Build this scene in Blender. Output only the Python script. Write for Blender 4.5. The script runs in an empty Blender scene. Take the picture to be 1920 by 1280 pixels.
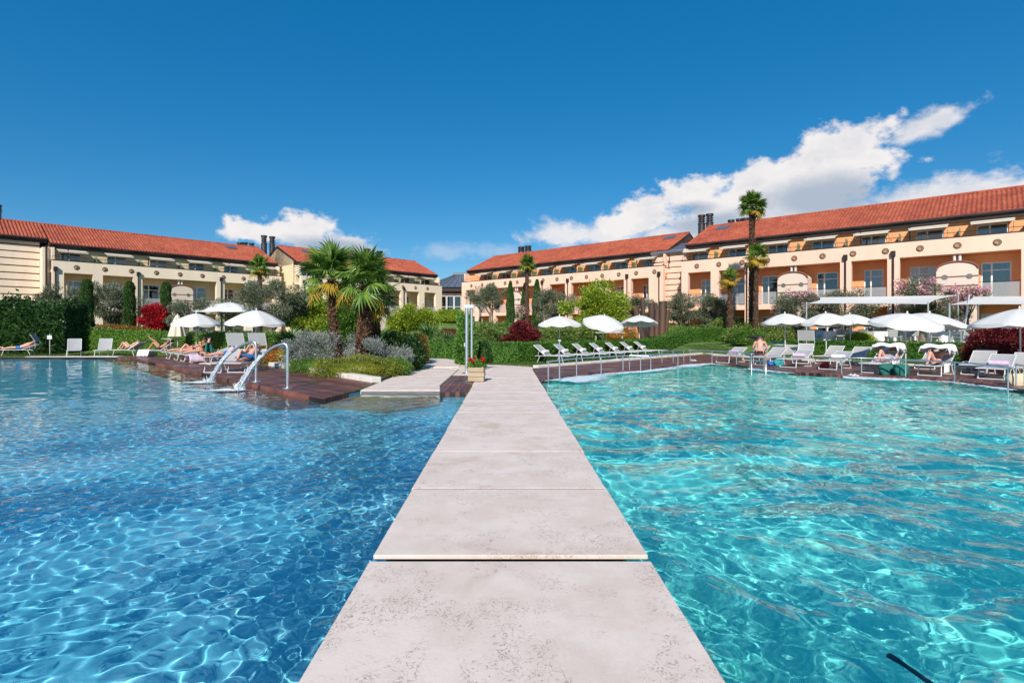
import bpy, bmesh, math, random
import numpy as np
from mathutils import Vector, Matrix, Euler
from mathutils.geometry import delaunay_2d_cdt
R = math.radians
S = bpy.context.scene
COL = S.collection
rnd = random.Random(7)
rng = np.random.default_rng(7)

# ------------------------------------------------------------------ camera
cam = bpy.data.cameras.new('camera')
camo = bpy.data.objects.new('camera', cam)
COL.objects.link(camo)
camo.location = (0, 0, 1.65)
camo.rotation_euler = (R(90), 0, 0)
cam.sensor_width = 36
cam.lens = 18.94
cam.shift_x = .0052
cam.shift_y = -.013
cam.clip_start = .05
cam.clip_end = 5000
S.camera = camo
FX, CX, CY, EH = 1010.0, 950.0, 615.0, 1.65

# ------------------------------------------------------------------ sun, sky
SUN_EL = 36
SD = Vector((.2, 1, -math.tan(R(SUN_EL)) * 1.02)).normalized()
sun = bpy.data.lights.new('sun', 'SUN')
suno = bpy.data.objects.new('sun', sun)
COL.objects.link(suno)
suno.location = (-10, -40, 60)
suno.rotation_euler = SD.to_track_quat('-Z', 'Y').to_euler()
sun.energy = 5.0
sun.angle = R(.53)
sun.color = (1, .935, .85)
sun.cycles.is_caustics_light = True
S.view_settings.view_transform = 'Standard'
S.view_settings.look = 'None'
S.view_settings.exposure = .15
S.view_settings.gamma = 1
S.view_settings.use_curve_mapping = False
S.cycles.use_denoising = True
S.cycles.max_bounces = 8
S.cycles.diffuse_bounces = 3
S.cycles.glossy_bounces = 3
S.cycles.transmission_bounces = 6
S.cycles.transparent_max_bounces = 12
S.cycles.sample_clamp_indirect = 6
S.cycles.use_adaptive_sampling = True
S.cycles.adaptive_threshold = .02

W = bpy.data.worlds.new('World')
S.world = W
W.use_nodes = True
nt = W.node_tree
N, L = nt.nodes, nt.links


def nd(t, **k):
    n = N.new(t)
    for a, b in k.items():
        setattr(n, a, b)
    return n


def mth(op, a, b=None, c=None, clamp=False):
    n = N.new('ShaderNodeMath')
    n.operation = op
    n.use_clamp = clamp
    for i, v in enumerate((a, b, c)):
        if v is None:
            continue
        if isinstance(v, (int, float)):
            n.inputs[i].default_value = v
        else:
            L.new(v, n.inputs[i])
    return n.outputs[0]


bg = N['Background']
bg.inputs[1].default_value = .1
sky = nd('ShaderNodeTexSky', sky_type='NISHITA', sun_disc=False, sun_elevation=R(SUN_EL), sun_rotation=R(191.3))
sky.air_density = 1.0
sky.dust_density = .0
sky.ozone_density = 3.5
sky.altitude = 600
tc = nd('ShaderNodeTexCoord')
sep = nd('ShaderNodeSeparateXYZ')
L.new(tc.outputs['Generated'], sep.inputs[0])
az = mth('ARCTAN2', sep.outputs[0], sep.outputs[1])
el = mth('ARCSINE', sep.outputs[2])
cmb = nd('ShaderNodeCombineXYZ')
L.new(az, cmb.inputs[0])
L.new(mth('MULTIPLY', el, 1.35), cmb.inputs[1])


def noise(vec, scale, detail, rough=.55, off=0.):
    m = nd('ShaderNodeMapping')
    m.inputs['Location'].default_value = (off, off * .7, off * .3)
    L.new(vec, m.inputs[0])
    n = nd('ShaderNodeTexNoise')
    n.inputs['Scale'].default_value = scale
    n.inputs['Detail'].default_value = detail
    n.inputs['Roughness'].default_value = rough
    L.new(m.outputs[0], n.inputs['Vector'])
    return n.outputs['Fac']


def a_e(px, py):
    dx = (px - CX) / FX
    return math.atan(dx), math.atan((CY - py) / FX / math.sqrt(1 + dx * dx))


def ell(px, py, rx, ry, slope=0.):
    """elliptic bump in sky angles, 1 at the centre, 0 on the rim; returns socket"""
    a0, e0 = a_e(px, py)
    a1, _ = a_e(px + rx, py)
    _, e1 = a_e(px, py - ry)
    ra, re = abs(a1 - a0), abs(e1 - e0)
    u = mth('MULTIPLY_ADD', az, 1 / ra, -a0 / ra)
    v = mth('MULTIPLY_ADD', el, 1 / re, -e0 / re)
    if slope:
        v = mth('MULTIPLY_ADD', u, -slope, v)
    d = mth('SQRT', mth('ADD', mth('MULTIPLY', u, u), mth('MULTIPLY', v, v)))
    return mth('SUBTRACT', 1, d)


def smax(lst, k=.22):
    o = lst[0]
    for x in lst[1:]:
        n = N.new('ShaderNodeMath')
        n.operation = 'SMOOTH_MAX'
        L.new(o, n.inputs[0])
        L.new(x, n.inputs[1])
        n.inputs[2].default_value = k
        o = n.outputs[0]
    return o


def ramp(x, lo, hi, smooth=True):
    n = nd('ShaderNodeMapRange', interpolation_type='SMOOTHSTEP' if smooth else 'LINEAR')
    n.inputs['From Min'].default_value = lo
    n.inputs['From Max'].default_value = hi
    L.new(x, n.inputs['Value'])
    return n.outputs['Result']


nz_b = noise(cmb.outputs[0], 9, 9, .6, 3.)
nz_f = noise(cmb.outputs[0], 30, 6, .6, 9.)
edge = mth('ADD', mth('MULTIPLY_ADD', nz_b, 1.9, -.95), mth('MULTIPLY_ADD', nz_f, 1.1, -.55))
puff = smax([ell(1590, 295, 140, 80), ell(1475, 335, 130, 60), ell(1540, 350, 170, 52), ell(1610, 262, 72, 40), ell(1300, 365, 95, 40, .25), ell(1215, 395, 70, 38),
             ell(1180, 425, 90, 30), ell(1395, 372, 120, 34), ell(570, 436, 80, 44), ell(655, 462, 50, 34), ell(480, 438, 66, 26),
             ell(1330, 410, 140, 40), ell(1520, 385, 120, 34)], .3)
veil = smax([ell(1720, 245, 85, 26, .85), ell(1640, 385, 300, 44, .1), ell(1850, 362, 160, 46, .1), ell(1120, 440, 150, 26), ell(1400, 405, 240, 46), ell(1620, 405, 200, 40), ell(1250, 440, 130, 26),
             ell(610, 460, 90, 36)], .3)
faint = smax([ell(930, 470, 100, 22), ell(1060, 447, 110, 22), ell(830, 470, 60, 20)], .2)
# generic fair-weather cloud outside the frame so the sky goes on all round
abs_az = mth('ABSOLUTE', az)
outside = mth('MULTIPLY', ramp(abs_az, .85, 1.15), mth('MULTIPLY', ramp(el, .02, .1), mth('SUBTRACT', 1, ramp(el, .3, .5))))
gen = mth('MULTIPLY', ramp(noise(cmb.outputs[0], 3.2, 6, .55, 21.), .52, .66), outside)
d1 = ramp(mth('ADD', mth('MULTIPLY', puff, 1.3), mth('MULTIPLY', edge, 1.5)), -.03, .52)
d2 = mth('MULTIPLY', ramp(mth('ADD', mth('MULTIPLY', veil, 1.3), mth('MULTIPLY', edge, 1.9)), -.35, .75), .9)
d3 = mth('MULTIPLY', ramp(mth('ADD', faint, mth('MULTIPLY', edge, 1.5)), .1, 1.1), .28)
dens = mth('MAXIMUM', mth('MAXIMUM', mth('MAXIMUM', d1, d3), d2), mth('MULTIPLY', gen, .9), clamp=True)
grey = smax([ell(1560, 372, 190, 62), ell(1330, 420, 120, 30), ell(620, 462, 130, 26), ell(1300, 392, 60, 20), ell(1850, 400, 140, 36)], .3)
shade = ramp(mth('ADD', mth('MULTIPLY', grey, 1.2), mth('MULTIPLY_ADD', nz_b, 1.4, -.7)), -.12, .8)
shade2 = mth('MULTIPLY', ramp(noise(cmb.outputs[0], 14, 7, .6, 3.4), .42, .72), .35)
cmix = nd('ShaderNodeMix', data_type='RGBA')
cmix.inputs[6].default_value = (8.2, 7.9, 7.9, 1)
cmix.inputs[7].default_value = (3.9, 4.6, 5.6, 1)
L.new(mth('MAXIMUM', shade, shade2), cmix.inputs[0])
hsv = nd('ShaderNodeHueSaturation')
hsv.inputs['Saturation'].default_value = 1.34
hsv.inputs['Hue'].default_value = .487
hsv.inputs['Value'].default_value = 1.0
L.new(sky.outputs[0], hsv.inputs['Color'])
smix = nd('ShaderNodeMix', data_type='RGBA')
L.new(dens, smix.inputs[0])
even = nd('ShaderNodeMix', data_type='RGBA')
even.inputs[0].default_value = .4
even.inputs[7].default_value = (.0, 1.75, 5.0, 1)
L.new(hsv.outputs[0], even.inputs[6])
L.new(even.outputs[2], smix.inputs[6])
L.new(cmix.outputs[2], smix.inputs[7])
L.new(smix.outputs[2], bg.inputs[0])


# ================================================================== helpers
def G(px, py, z=0.):
    """a point of the real plane at height z, measured off the photograph"""
    Y = FX * (EH - z) / (py - CY)
    return Vector(((px - CX) / FX * Y, Y, z))


def sst(a, b, x):
    t = np.clip((x - a) / (b - a), 0, 1)
    return t * t * (3 - 2 * t)


def terr(x, y):
    """height of the garden ground"""
    x = np.asarray(x, float)
    y = np.asarray(y, float)
    z = .7 * sst(33, 41, y + 0 * x)
    # terrace to the right, just behind the low hedge
    d = (x - 17.2) * .64 + (y - 31.5) * .77
    z = np.maximum(z, .72 * sst(.9, 1.9, d) * sst(14, 17, x))
    z = z + 1.9 * np.exp(-(((x + 5.5) / 7) ** 2 + ((y - 55) / 7) ** 2))
    return z


def gz(x, y):
    return float(terr(x, y))


def at(px, Y, dz=0.):
    X = (px - CX) / FX * Y
    return Vector((X, Y, gz(X, Y) + dz))


class MB:
    def __init__(s):
        s.v, s.f, s.m, s.sm = [], [], [], []
        s.cur = 0

    def add(s, vs, fs, smooth=False):
        b = len(s.v)
        s.v += [tuple(v) for v in vs]
        for f in fs:
            s.f.append(tuple(b + i for i in f))
            s.m.append(s.cur)
            s.sm.append(smooth)
        return s

    def mat(s, i):
        s.cur = i
        return s

    def box(s, c, d, M=None):
        x, y, z = c
        a, b, h = d[0] / 2, d[1] / 2, d[2] / 2
        vs = [Vector((x + i * a, y + j * b, z + k * h)) for k in (-1, 1) for j in (-1, 1) for i in (-1, 1)]
        if M is not None:
            vs = [M @ v for v in vs]
        return s.add(vs, [(0, 2, 3, 1), (4, 5, 7, 6), (0, 1, 5, 4), (2, 6, 7, 3), (0, 4, 6, 2), (1, 3, 7, 5)])

    def bx(s, x0, x1, y0, y1, z0, z1):
        return s.box(((x0 + x1) / 2, (y0 + y1) / 2, (z0 + z1) / 2), (abs(x1 - x0), abs(y1 - y0), abs(z1 - z0)))

    def tube(s, pts, r, n=8, cap=True, smooth=True):
        pts = [Vector(p) for p in pts]
        if not isinstance(r, (list, tuple)):
            r = [r] * len(pts)
        rings = []
        up = None
        for i, p in enumerate(pts):
            t = (pts[min(i + 1, len(pts) - 1)] - pts[max(i - 1, 0)])
            t.normalize()
            if up is None:
                up = Vector((0, 0, 1)) if abs(t.z) < .9 else Vector((1, 0, 0))
            a = t.cross(up)
            if a.length < 1e-4:
                a = t.cross(Vector((0, 1, 0)))
            a.normalize()
            b = a.cross(t).normalized()
            up = b
            rings.append([p + (a * math.cos(2 * math.pi * k / n) + b * math.sin(2 * math.pi * k / n)) * r[i] for k in range(n)])
        vs = [v for q in rings for v in q]
        fs = []
        for i in range(len(pts) - 1):
            for k in range(n):
                k2 = (k + 1) % n
                fs.append((i * n + k, i * n + k2, (i + 1) * n + k2, (i + 1) * n + k))
        s.add(vs, fs, smooth)
        if cap:
            s.add(rings[0], [tuple(range(n))])
            s.add(rings[-1], [tuple(reversed(range(n)))])
        return s

    def prism(s, poly, z0, z1):
        n = len(poly)
        a = sum(poly[i][0] * poly[(i + 1) % n][1] - poly[(i + 1) % n][0] * poly[i][1] for i in range(n))
        if a < 0:
            poly = poly[::-1]
        vs = [(p[0], p[1], z0) for p in poly] + [(p[0], p[1], z1) for p in poly]
        fs = [tuple(reversed(range(n))), tuple(range(n, 2 * n))] + [(i, (i + 1) % n, n + (i + 1) % n, n + i) for i in range(n)]
        return s.add(vs, fs)

    def sphere(s, c, r, nu=12, nv=8, M=None):
        vs, fs = [], []
        r = r if isinstance(r, (tuple, list, Vector)) else (r, r, r)
        for j in range(nv + 1):
            th = math.pi * j / nv
            for i in range(nu):
                ph = 2 * math.pi * i / nu
                v = Vector((r[0] * math.sin(th) * math.cos(ph), r[1] * math.sin(th) * math.sin(ph), r[2] * math.cos(th)))
                if M is not None:
                    v = M @ v
                vs.append(Vector(c) + v)
        for j in range(nv):
            for i in range(nu):
                i2 = (i + 1) % nu
                fs.append((j * nu + i, (j + 1) * nu + i, (j + 1) * nu + i2, j * nu + i2))
        return s.add(vs, fs, True)

    def mesh(s, name, mats):
        me = bpy.data.meshes.new(name)
        me.from_pydata(s.v, [], s.f)
        me.polygons.foreach_set('material_index', s.m)
        me.polygons.foreach_set('use_smooth', s.sm)
        for m in (mats if isinstance(mats, (list, tuple)) else [mats]):
            me.materials.append(m)
        me.update()
        return me

    def obj(s, name, mats, parent=None, loc=None, rz=0.):
        return mk(name, s.mesh(name, mats), parent, loc, rz)


def mk(name, me, parent=None, loc=None, rz=0.):
    o = bpy.data.objects.new(name, me)
    COL.objects.link(o)
    if parent is not None:
        o.parent = parent
    if loc is not None:
        o.location = loc
    if rz:
        o.rotation_euler = (0, 0, rz)
    return o


def bevel(o, w=.01, seg=1):
    m = o.modifiers.new('bevel', 'BEVEL')
    m.width = w
    m.segments = seg
    m.limit_method = 'ANGLE'
    return o


def tag(o, label=None, cat=None, group=None, kind=None):
    if label:
        o['label'] = label
    if cat:
        o['category'] = cat
    if group:
        o['group'] = group
    if kind:
        o['kind'] = kind
    return o


def thing(name, label, cat, loc=(0, 0, 0), rz=0., group=None):
    o = bpy.data.objects.new(name, None)
    COL.objects.link(o)
    o.empty_display_size = .2
    o.location = loc
    o.rotation_euler = (0, 0, rz)
    return tag(o, label, cat, group)


def dup(o, loc, rz=0., label=None, parent=None):
    c = o.copy()
    COL.objects.link(c)
    if parent is None:
        c.location = loc
        c.rotation_euler = (0, 0, rz)
        if label:
            c['label'] = label
    else:
        c.parent = parent
    for ch in list(o.children):
        dup(ch, None, 0, None, c)
    return c


def npmesh(name, V, F, mats, smooth=False):
    """fast mesh from numpy; F is (n,3) or (n,4)"""
    me = bpy.data.meshes.new(name)
    V = np.asarray(V, np.float32)
    F = np.asarray(F, np.int32)
    me.vertices.add(len(V))
    me.vertices.foreach_set('co', V.ravel())
    me.loops.add(F.size)
    me.loops.foreach_set('vertex_index', F.ravel())
    me.polygons.add(len(F))
    me.polygons.foreach_set('loop_start', np.arange(0, F.size, F.shape[1], dtype=np.int32))
    if smooth:
        me.polygons.foreach_set('use_smooth', np.ones(len(F), bool))
    me.update(calc_edges=True)
    for m in (mats if isinstance(mats, (list, tuple)) else [mats]):
        me.materials.append(m)
    return me


# ------------------------------------------------------------------ materials
def mat(name, col, rough=.6, var=.12, scale=4., bump=0., bscale=None, metal=0., spec=.5, col2=None, coord='Object', trans=0., stretch=None):
    m = bpy.data.materials.new(name)
    m.use_nodes = True
    n, l = m.node_tree.nodes, m.node_tree.links
    b = n['Principled BSDF']
    b.inputs['Roughness'].default_value = rough
    b.inputs['Metallic'].default_value = metal
    b.inputs['Specular IOR Level'].default_value = spec
    t = n.new('ShaderNodeTexCoord')
    src = t.outputs[coord]
    if stretch:
        mp = n.new('ShaderNodeMapping')
        mp.inputs['Scale'].default_value = stretch
        l.new(src, mp.inputs[0])
        src = mp.outputs[0]
    z = n.new('ShaderNodeTexNoise')
    z.inputs['Scale'].default_value = scale
    z.inputs['Detail'].default_value = 6
    z.inputs['Roughness'].default_value = .6
    l.new(src, z.inputs['Vector'])
    mx = n.new('ShaderNodeMix')
    mx.data_type = 'RGBA'
    c = np.array(col[:3])
    c1 = col2 if col2 else tuple(c * (1 + var))
    c0 = tuple(c * (1 - var))
    mx.inputs[6].default_value = (*c0, 1)
    mx.inputs[7].default_value = (*c1, 1)
    rp = n.new('ShaderNodeMapRange')
    rp.inputs['From Min'].default_value = .3
    rp.inputs['From Max'].default_value = .7
    l.new(z.outputs['Fac'], rp.inputs['Value'])
    l.new(rp.outputs['Result'], mx.inputs[0])
    l.new(mx.outputs[2], b.inputs['Base Color'])
    if bump:
        z2 = n.new('ShaderNodeTexNoise')
        z2.inputs['Scale'].default_value = bscale or scale * 8
        z2.inputs['Detail'].default_value = 4
        l.new(src, z2.inputs['Vector'])
        bp = n.new('ShaderNodeBump')
        bp.inputs['Strength'].default_value = bump
        bp.inputs['Distance'].default_value = .02
        l.new(z2.outputs['Fac'], bp.inputs['Height'])
        l.new(bp.outputs[0], b.inputs['Normal'])
    if trans:
        tr = n.new('ShaderNodeBsdfTranslucent')
        tr.inputs[0].default_value = (*c, 1)
        ms = n.new('ShaderNodeMixShader')
        ms.inputs[0].default_value = trans
        l.new(b.outputs[0], ms.inputs[1])
        l.new(tr.outputs[0], ms.inputs[2])
        l.new(ms.outputs[0], n['Material Output'].inputs[0])
    return m


def leafmat(name, cols, rough=.5, trans=.35):
    """per-leaf random colour between several greens, with light passing through"""
    m = bpy.data.materials.new(name)
    m.use_nodes = True
    n, l = m.node_tree.nodes, m.node_tree.links
    b = n['Principled BSDF']
    b.inputs['Roughness'].default_value = rough
    b.inputs['Specular IOR Level'].default_value = .35
    g = n.new('ShaderNodeNewGeometry')
    t = n.new('ShaderNodeTexCoord')
    z = n.new('ShaderNodeTexNoise')
    z.inputs['Scale'].default_value = 1.4
    l.new(t.outputs['Object'], z.inputs['Vector'])
    ad = n.new('ShaderNodeMath')
    ad.operation = 'MULTIPLY_ADD'
    l.new(z.outputs['Fac'], ad.inputs[0])
    ad.inputs[1].default_value = .7
    ad.inputs[2].default_value = -.35
    a2 = n.new('ShaderNodeMath')
    l.new(g.outputs['Random Per Island'], a2.inputs[0])
    l.new(ad.outputs[0], a2.inputs[1])
    r = n.new('ShaderNodeValToRGB')
    el_ = r.color_ramp.elements
    k = len(cols)
    while len(el_) < k:
        el_.new(.5)
    for i, c in enumerate(cols):
        el_[i].position = i / (k - 1)
        el_[i].color = (*c, 1)
    l.new(a2.outputs[0], r.inputs[0])
    l.new(r.outputs[0], b.inputs['Base Color'])
    tr = n.new('ShaderNodeBsdfTranslucent')
    l.new(r.outputs[0], tr.inputs[0])
    ms = n.new('ShaderNodeMixShader')
    ms.inputs[0].default_value = trans
    l.new(b.outputs[0], ms.inputs[1])
    l.new(tr.outputs[0], ms.inputs[2])
    l.new(ms.outputs[0], n['Material Output'].inputs[0])
    return m


M = {}
M['steel'] = mat('brushed_steel', (.78, .78, .78), .38, .05, 3, metal=1.)
M['alu'] = mat('white_aluminium', (.62, .62, .62), .35, .04, 3)
M['sling'] = mat('grey_sling', (.40, .40, .40), .75, .06, 6, trans=.12)
M['canvas'] = mat('white_canvas', (.78, .77, .74), .85, .04, 2, bump=.15, bscale=12, trans=.22)
M['cream_canvas'] = mat('cream_canvas', (.82, .72, .56), .85, .04, 2, trans=.2)
M['towel'] = mat('white_towel', (.8, .76, .77), .95, .06, 8, bump=.5, bscale=60)
M['pink_towel'] = mat('lilac_towel', (.66, .5, .62), .95, .12, 8, bump=.5, bscale=60)
M['blue_cloth'] = mat('blue_cloth', (.02, .16, .5), .85, .1, 6)
M['green_cloth'] = mat('green_cloth', (.01, .13, .1), .85, .15, 6)
M['teal'] = mat('teal_cloth', (.02, .3, .32), .8, .1, 6)
M['cream_wall'] = mat('cream_plaster', (.86, .71, .54), .9, .065, .9, bump=.12, bscale=30, stretch=(1, 1, .22))
M['yellow_wall'] = mat('yellow_plaster', (.76, .60, .38), .9, .065, .9, bump=.12, bscale=30, stretch=(1, 1, .22))
M['peach_wall'] = mat('peach_plaster', (.88, .57, .43), .9, .065, .9, bump=.12, bscale=30, stretch=(1, 1, .22))
M['orange_wall'] = mat('orange_plaster', (.86, .38, .17), .9, .065, .9, bump=.12, bscale=30, stretch=(1, 1, .22))
M['white_wall'] = mat('white_plaster', (.70, .58, .48), .9, .03, .7)
M['red_joint'] = mat('red_brown_joint', (.24, .08, .05), .9, .1, 3)
M['brown_metal'] = mat('dark_brown_metal', (.035, .022, .02), .5, .2, 3, metal=.2)
M['zinc'] = mat('zinc_sheet', (.18, .21, .25), .45, .12, .6, metal=.5)
M['chimney'] = mat('dark_steel_flue', (.10, .085, .085), .4, .25, 3, metal=.7)
M['white_frame'] = mat('white_frame', (.82, .82, .8), .5, .03, 3)
M['curtain'] = mat('pale_curtain', (.75, .75, .72), .9, .25, 5, stretch=(12, 1, .2))
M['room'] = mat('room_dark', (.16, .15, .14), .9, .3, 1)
M['divider'] = mat('green_glass_divider', (.36, .42, .24), .25, .08, 2, trans=.4)
M['frosted'] = mat('frosted_glass', (.5, .5, .5), .15, .05, .9)
M['frosted'].node_tree.nodes['Principled BSDF'].inputs['Alpha'].default_value = .42
M['soil'] = mat('soil', (.07, .05, .035), .95, .3, 3, bump=.5)
M['kerb'] = mat('pale_stone_kerb', (.64, .6, .54), .8, .12, 3, bump=.3)
M['box_wood'] = mat('weathered_wood', (.42, .33, .22), .8, .22, 3, bump=.3, stretch=(1, 1, 9))
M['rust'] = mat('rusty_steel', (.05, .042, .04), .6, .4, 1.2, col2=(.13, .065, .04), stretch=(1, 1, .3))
M['skin'] = mat('skin', (.62, .34, .23), .5, .08, 9)
M['skin_tan'] = mat('tanned_skin', (.46, .22, .13), .5, .08, 9)
M['skin_pink'] = mat('sunburnt_skin', (.68, .33, .24), .5, .08, 9)
M['hair'] = mat('dark_hair', (.015, .01, .008), .5, .3, 20)
M['hair_grey'] = mat('brown_hair', (.10, .06, .035), .5, .3, 20)
M['black'] = mat('black_cloth', (.012, .012, .014), .8, .2, 8)
M['red_cloth'] = mat('red_cloth', (.4, .05, .05), .8, .1, 8)
M['straw'] = mat('straw', (.6, .5, .35), .9, .2, 30)
M['face_dark'] = mat('eye_dark', (.02, .015, .012), .3, .1, 8)
M['bark'] = mat('bark', (.14, .10, .07), .95, .35, 5, bump=.8, stretch=(1, 1, .3))
M['pale_bark'] = mat('olive_bark', (.22, .18, .14), .95, .35, 5, bump=.8, stretch=(1, 1, .3))
M['palm_bark'] = mat('palm_bark', (.07, .04, .028), .95, .45, 6, bump=1., bscale=14, stretch=(1, 1, 2))
M['palm_fibre'] = leafmat('palm_fibre', [(.05, .02, .012), (.16, .075, .04), (.32, .2, .13)], .9, .15)
M['vent_tan'] = mat('vent_tan', (.34, .2, .12), .7, .2, 5)


def terracotta():
    m = bpy.data.materials.new('terracotta_tiles')
    m.use_nodes = True
    n, l = m.node_tree.nodes, m.node_tree.links
    b = n['Principled BSDF']
    b.inputs['Roughness'].default_value = .85
    t = n.new('ShaderNodeNewGeometry')
    z = n.new('ShaderNodeTexNoise')
    z.inputs['Scale'].default_value = .5
    z.inputs['Detail'].default_value = 5
    l.new(t.outputs['Position'], z.inputs['Vector'])
    v = n.new('ShaderNodeTexVoronoi')
    v.inputs['Scale'].default_value = 3.2
    l.new(t.outputs['Position'], v.inputs['Vector'])
    r = n.new('ShaderNodeValToRGB')
    e = r.color_ramp.elements
    e[0].color = (.22, .045, .024, 1)
    e[1].color = (.47, .125, .06, 1)
    e.new(.5).color = (.36, .078, .038, 1)
    a = n.new('ShaderNodeMath')
    a.operation = 'MULTIPLY_ADD'
    sp = n.new('ShaderNodeSeparateColor')
    l.new(v.outputs['Color'], sp.inputs[0])
    l.new(sp.outputs[0], a.inputs[0])
    a.inputs[1].default_value = .55
    l.new(z.outputs['Fac'], a.inputs[2])
    a2 = n.new('ShaderNodeMath')
    a2.operation = 'SUBTRACT'
    l.new(a.outputs[0], a2.inputs[0])
    a2.inputs[1].default_value = .27
    l.new(a2.outputs[0], r.inputs[0])
    l.new(r.outputs[0], b.inputs['Base Color'])
    return m


M['tiles'] = terracotta()


def window_glass():
    m = bpy.data.materials.new('window_glass')
    m.use_nodes = True
    n, l = m.node_tree.nodes, m.node_tree.links
    n.remove(n['Principled BSDF'])
    g = n.new('ShaderNodeBsdfGlossy')
    g.inputs['Roughness'].default_value = .02
    t = n.new('ShaderNodeBsdfTransparent')
    t.inputs[0].default_value = (.72, .78, .8, 1)
    f = n.new('ShaderNodeFresnel')
    f.inputs[0].default_value = 2.5
    ms = n.new('ShaderNodeMixShader')
    l.new(f.outputs[0], ms.inputs[0])
    l.new(t.outputs[0], ms.inputs[1])
    l.new(g.outputs[0], ms.inputs[2])
    l.new(ms.outputs[0], n['Material Output'].inputs[0])
    return m


M['glass'] = window_glass()


def stone_mat():
    """cream limestone with patches of fine brown veining"""
    m = bpy.data.materials.new('cream_limestone')
    m.use_nodes = True
    n, l = m.node_tree.nodes, m.node_tree.links
    b = n['Principled BSDF']
    b.inputs['Roughness'].default_value = .72
    b.inputs['Specular IOR Level'].default_value = .3
    g = n.new('ShaderNodeNewGeometry')
    oi = n.new('ShaderNodeObjectInfo')
    va = n.new('ShaderNodeVectorMath')
    va.operation = 'MULTIPLY_ADD'
    va.inputs[1].default_value = (1, 1, 1)
    l.new(g.outputs['Position'], va.inputs[0])
    sc = n.new('ShaderNodeMath')
    sc.operation = 'MULTIPLY'
    sc.inputs[1].default_value = 40
    l.new(oi.outputs['Random'], sc.inputs[0])
    l.new(sc.outputs[0], va.inputs[2])
    P = va.outputs[0]

    def nz(s, d, r=.6, dist=0.):
        z = n.new('ShaderNodeTexNoise')
        z.inputs['Scale'].default_value = s
        z.inputs['Detail'].default_value = d
        z.inputs['Roughness'].default_value = r
        z.inputs['Distortion'].default_value = dist
        l.new(P, z.inputs['Vector'])
        return z.outputs['Fac']

    def rg(x, a, b_, c=0., d=1.):
        q = n.new('ShaderNodeMapRange')
        q.interpolation_type = 'SMOOTHSTEP'
        for k_, v_ in zip(('From Min', 'From Max', 'To Min', 'To Max'), (a, b_, c, d)):
            q.inputs[k_].default_value = v_
        l.new(x, q.inputs['Value'])
        return q.outputs['Result']

    def mm(op, a, b_):
        q = n.new('ShaderNodeMath')
        q.operation = op
        for i, v_ in enumerate((a, b_)):
            if isinstance(v_, (int, float)):
                q.inputs[i].default_value = v_
            else:
                l.new(v_, q.inputs[i])
        return q.outputs[0]
    # base cloudiness
    mx = n.new('ShaderNodeMix')
    mx.data_type = 'RGBA'
    mx.inputs[6].default_value = (.66, .54, .46, 1)
    mx.inputs[7].default_value = (.74, .625, .55, 1)
    l.new(rg(nz(2.2, 7, .65), .35, .65), mx.inputs[0])
    # warm stains
    mw = n.new('ShaderNodeMix')
    mw.data_type = 'RGBA'
    l.new(mm('MULTIPLY', rg(nz(1.3, 5, .6, .5), .56, .75), .55), mw.inputs[0])
    l.new(mx.outputs[2], mw.inputs[6])
    mw.inputs[7].default_value = (.52, .40, .29, 1)
    # veins : |noise-.5| small, inside patches
    vn = mm('ABSOLUTE', mm('SUBTRACT', nz(13, 6, .62, 1.2), .5), 0)
    vn2 = rg(vn, .0, .022, 1., 0.)
    patch = rg(nz(1.9, 5, .7, .8), .47, .58)
    fine = rg(nz(60, 3, .6), .35, .6)
    vf = mm('MULTIPLY', mm('MULTIPLY', vn2, patch), mm('MULTIPLY', fine, .9))
    mv = n.new('ShaderNodeMix')
    mv.data_type = 'RGBA'
    l.new(vf, mv.inputs[0])
    l.new(mw.outputs[2], mv.inputs[6])
    mv.inputs[7].default_value = (.17, .12, .085, 1)
    # speckle
    ms = n.new('ShaderNodeMix')
    ms.data_type = 'RGBA'
    l.new(mm('MULTIPLY', rg(nz(90, 2, .5), .55, .75), .16), ms.inputs[0])
    l.new(mv.outputs[2], ms.inputs[6])
    ms.inputs[7].default_value = (.36, .29, .24, 1)
    l.new(ms.outputs[2], b.inputs['Base Color'])
    bp = n.new('ShaderNodeBump')
    bp.inputs['Strength'].default_value = .35
    bp.inputs['Distance'].default_value = .004
    l.new(mm('SUBTRACT', nz(70, 4, .6), mm('MULTIPLY', vf, 1.5)), bp.inputs['Height'])
    l.new(bp.outputs[0], b.inputs['Normal'])
    return m


M['stone'] = stone_mat()


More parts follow.
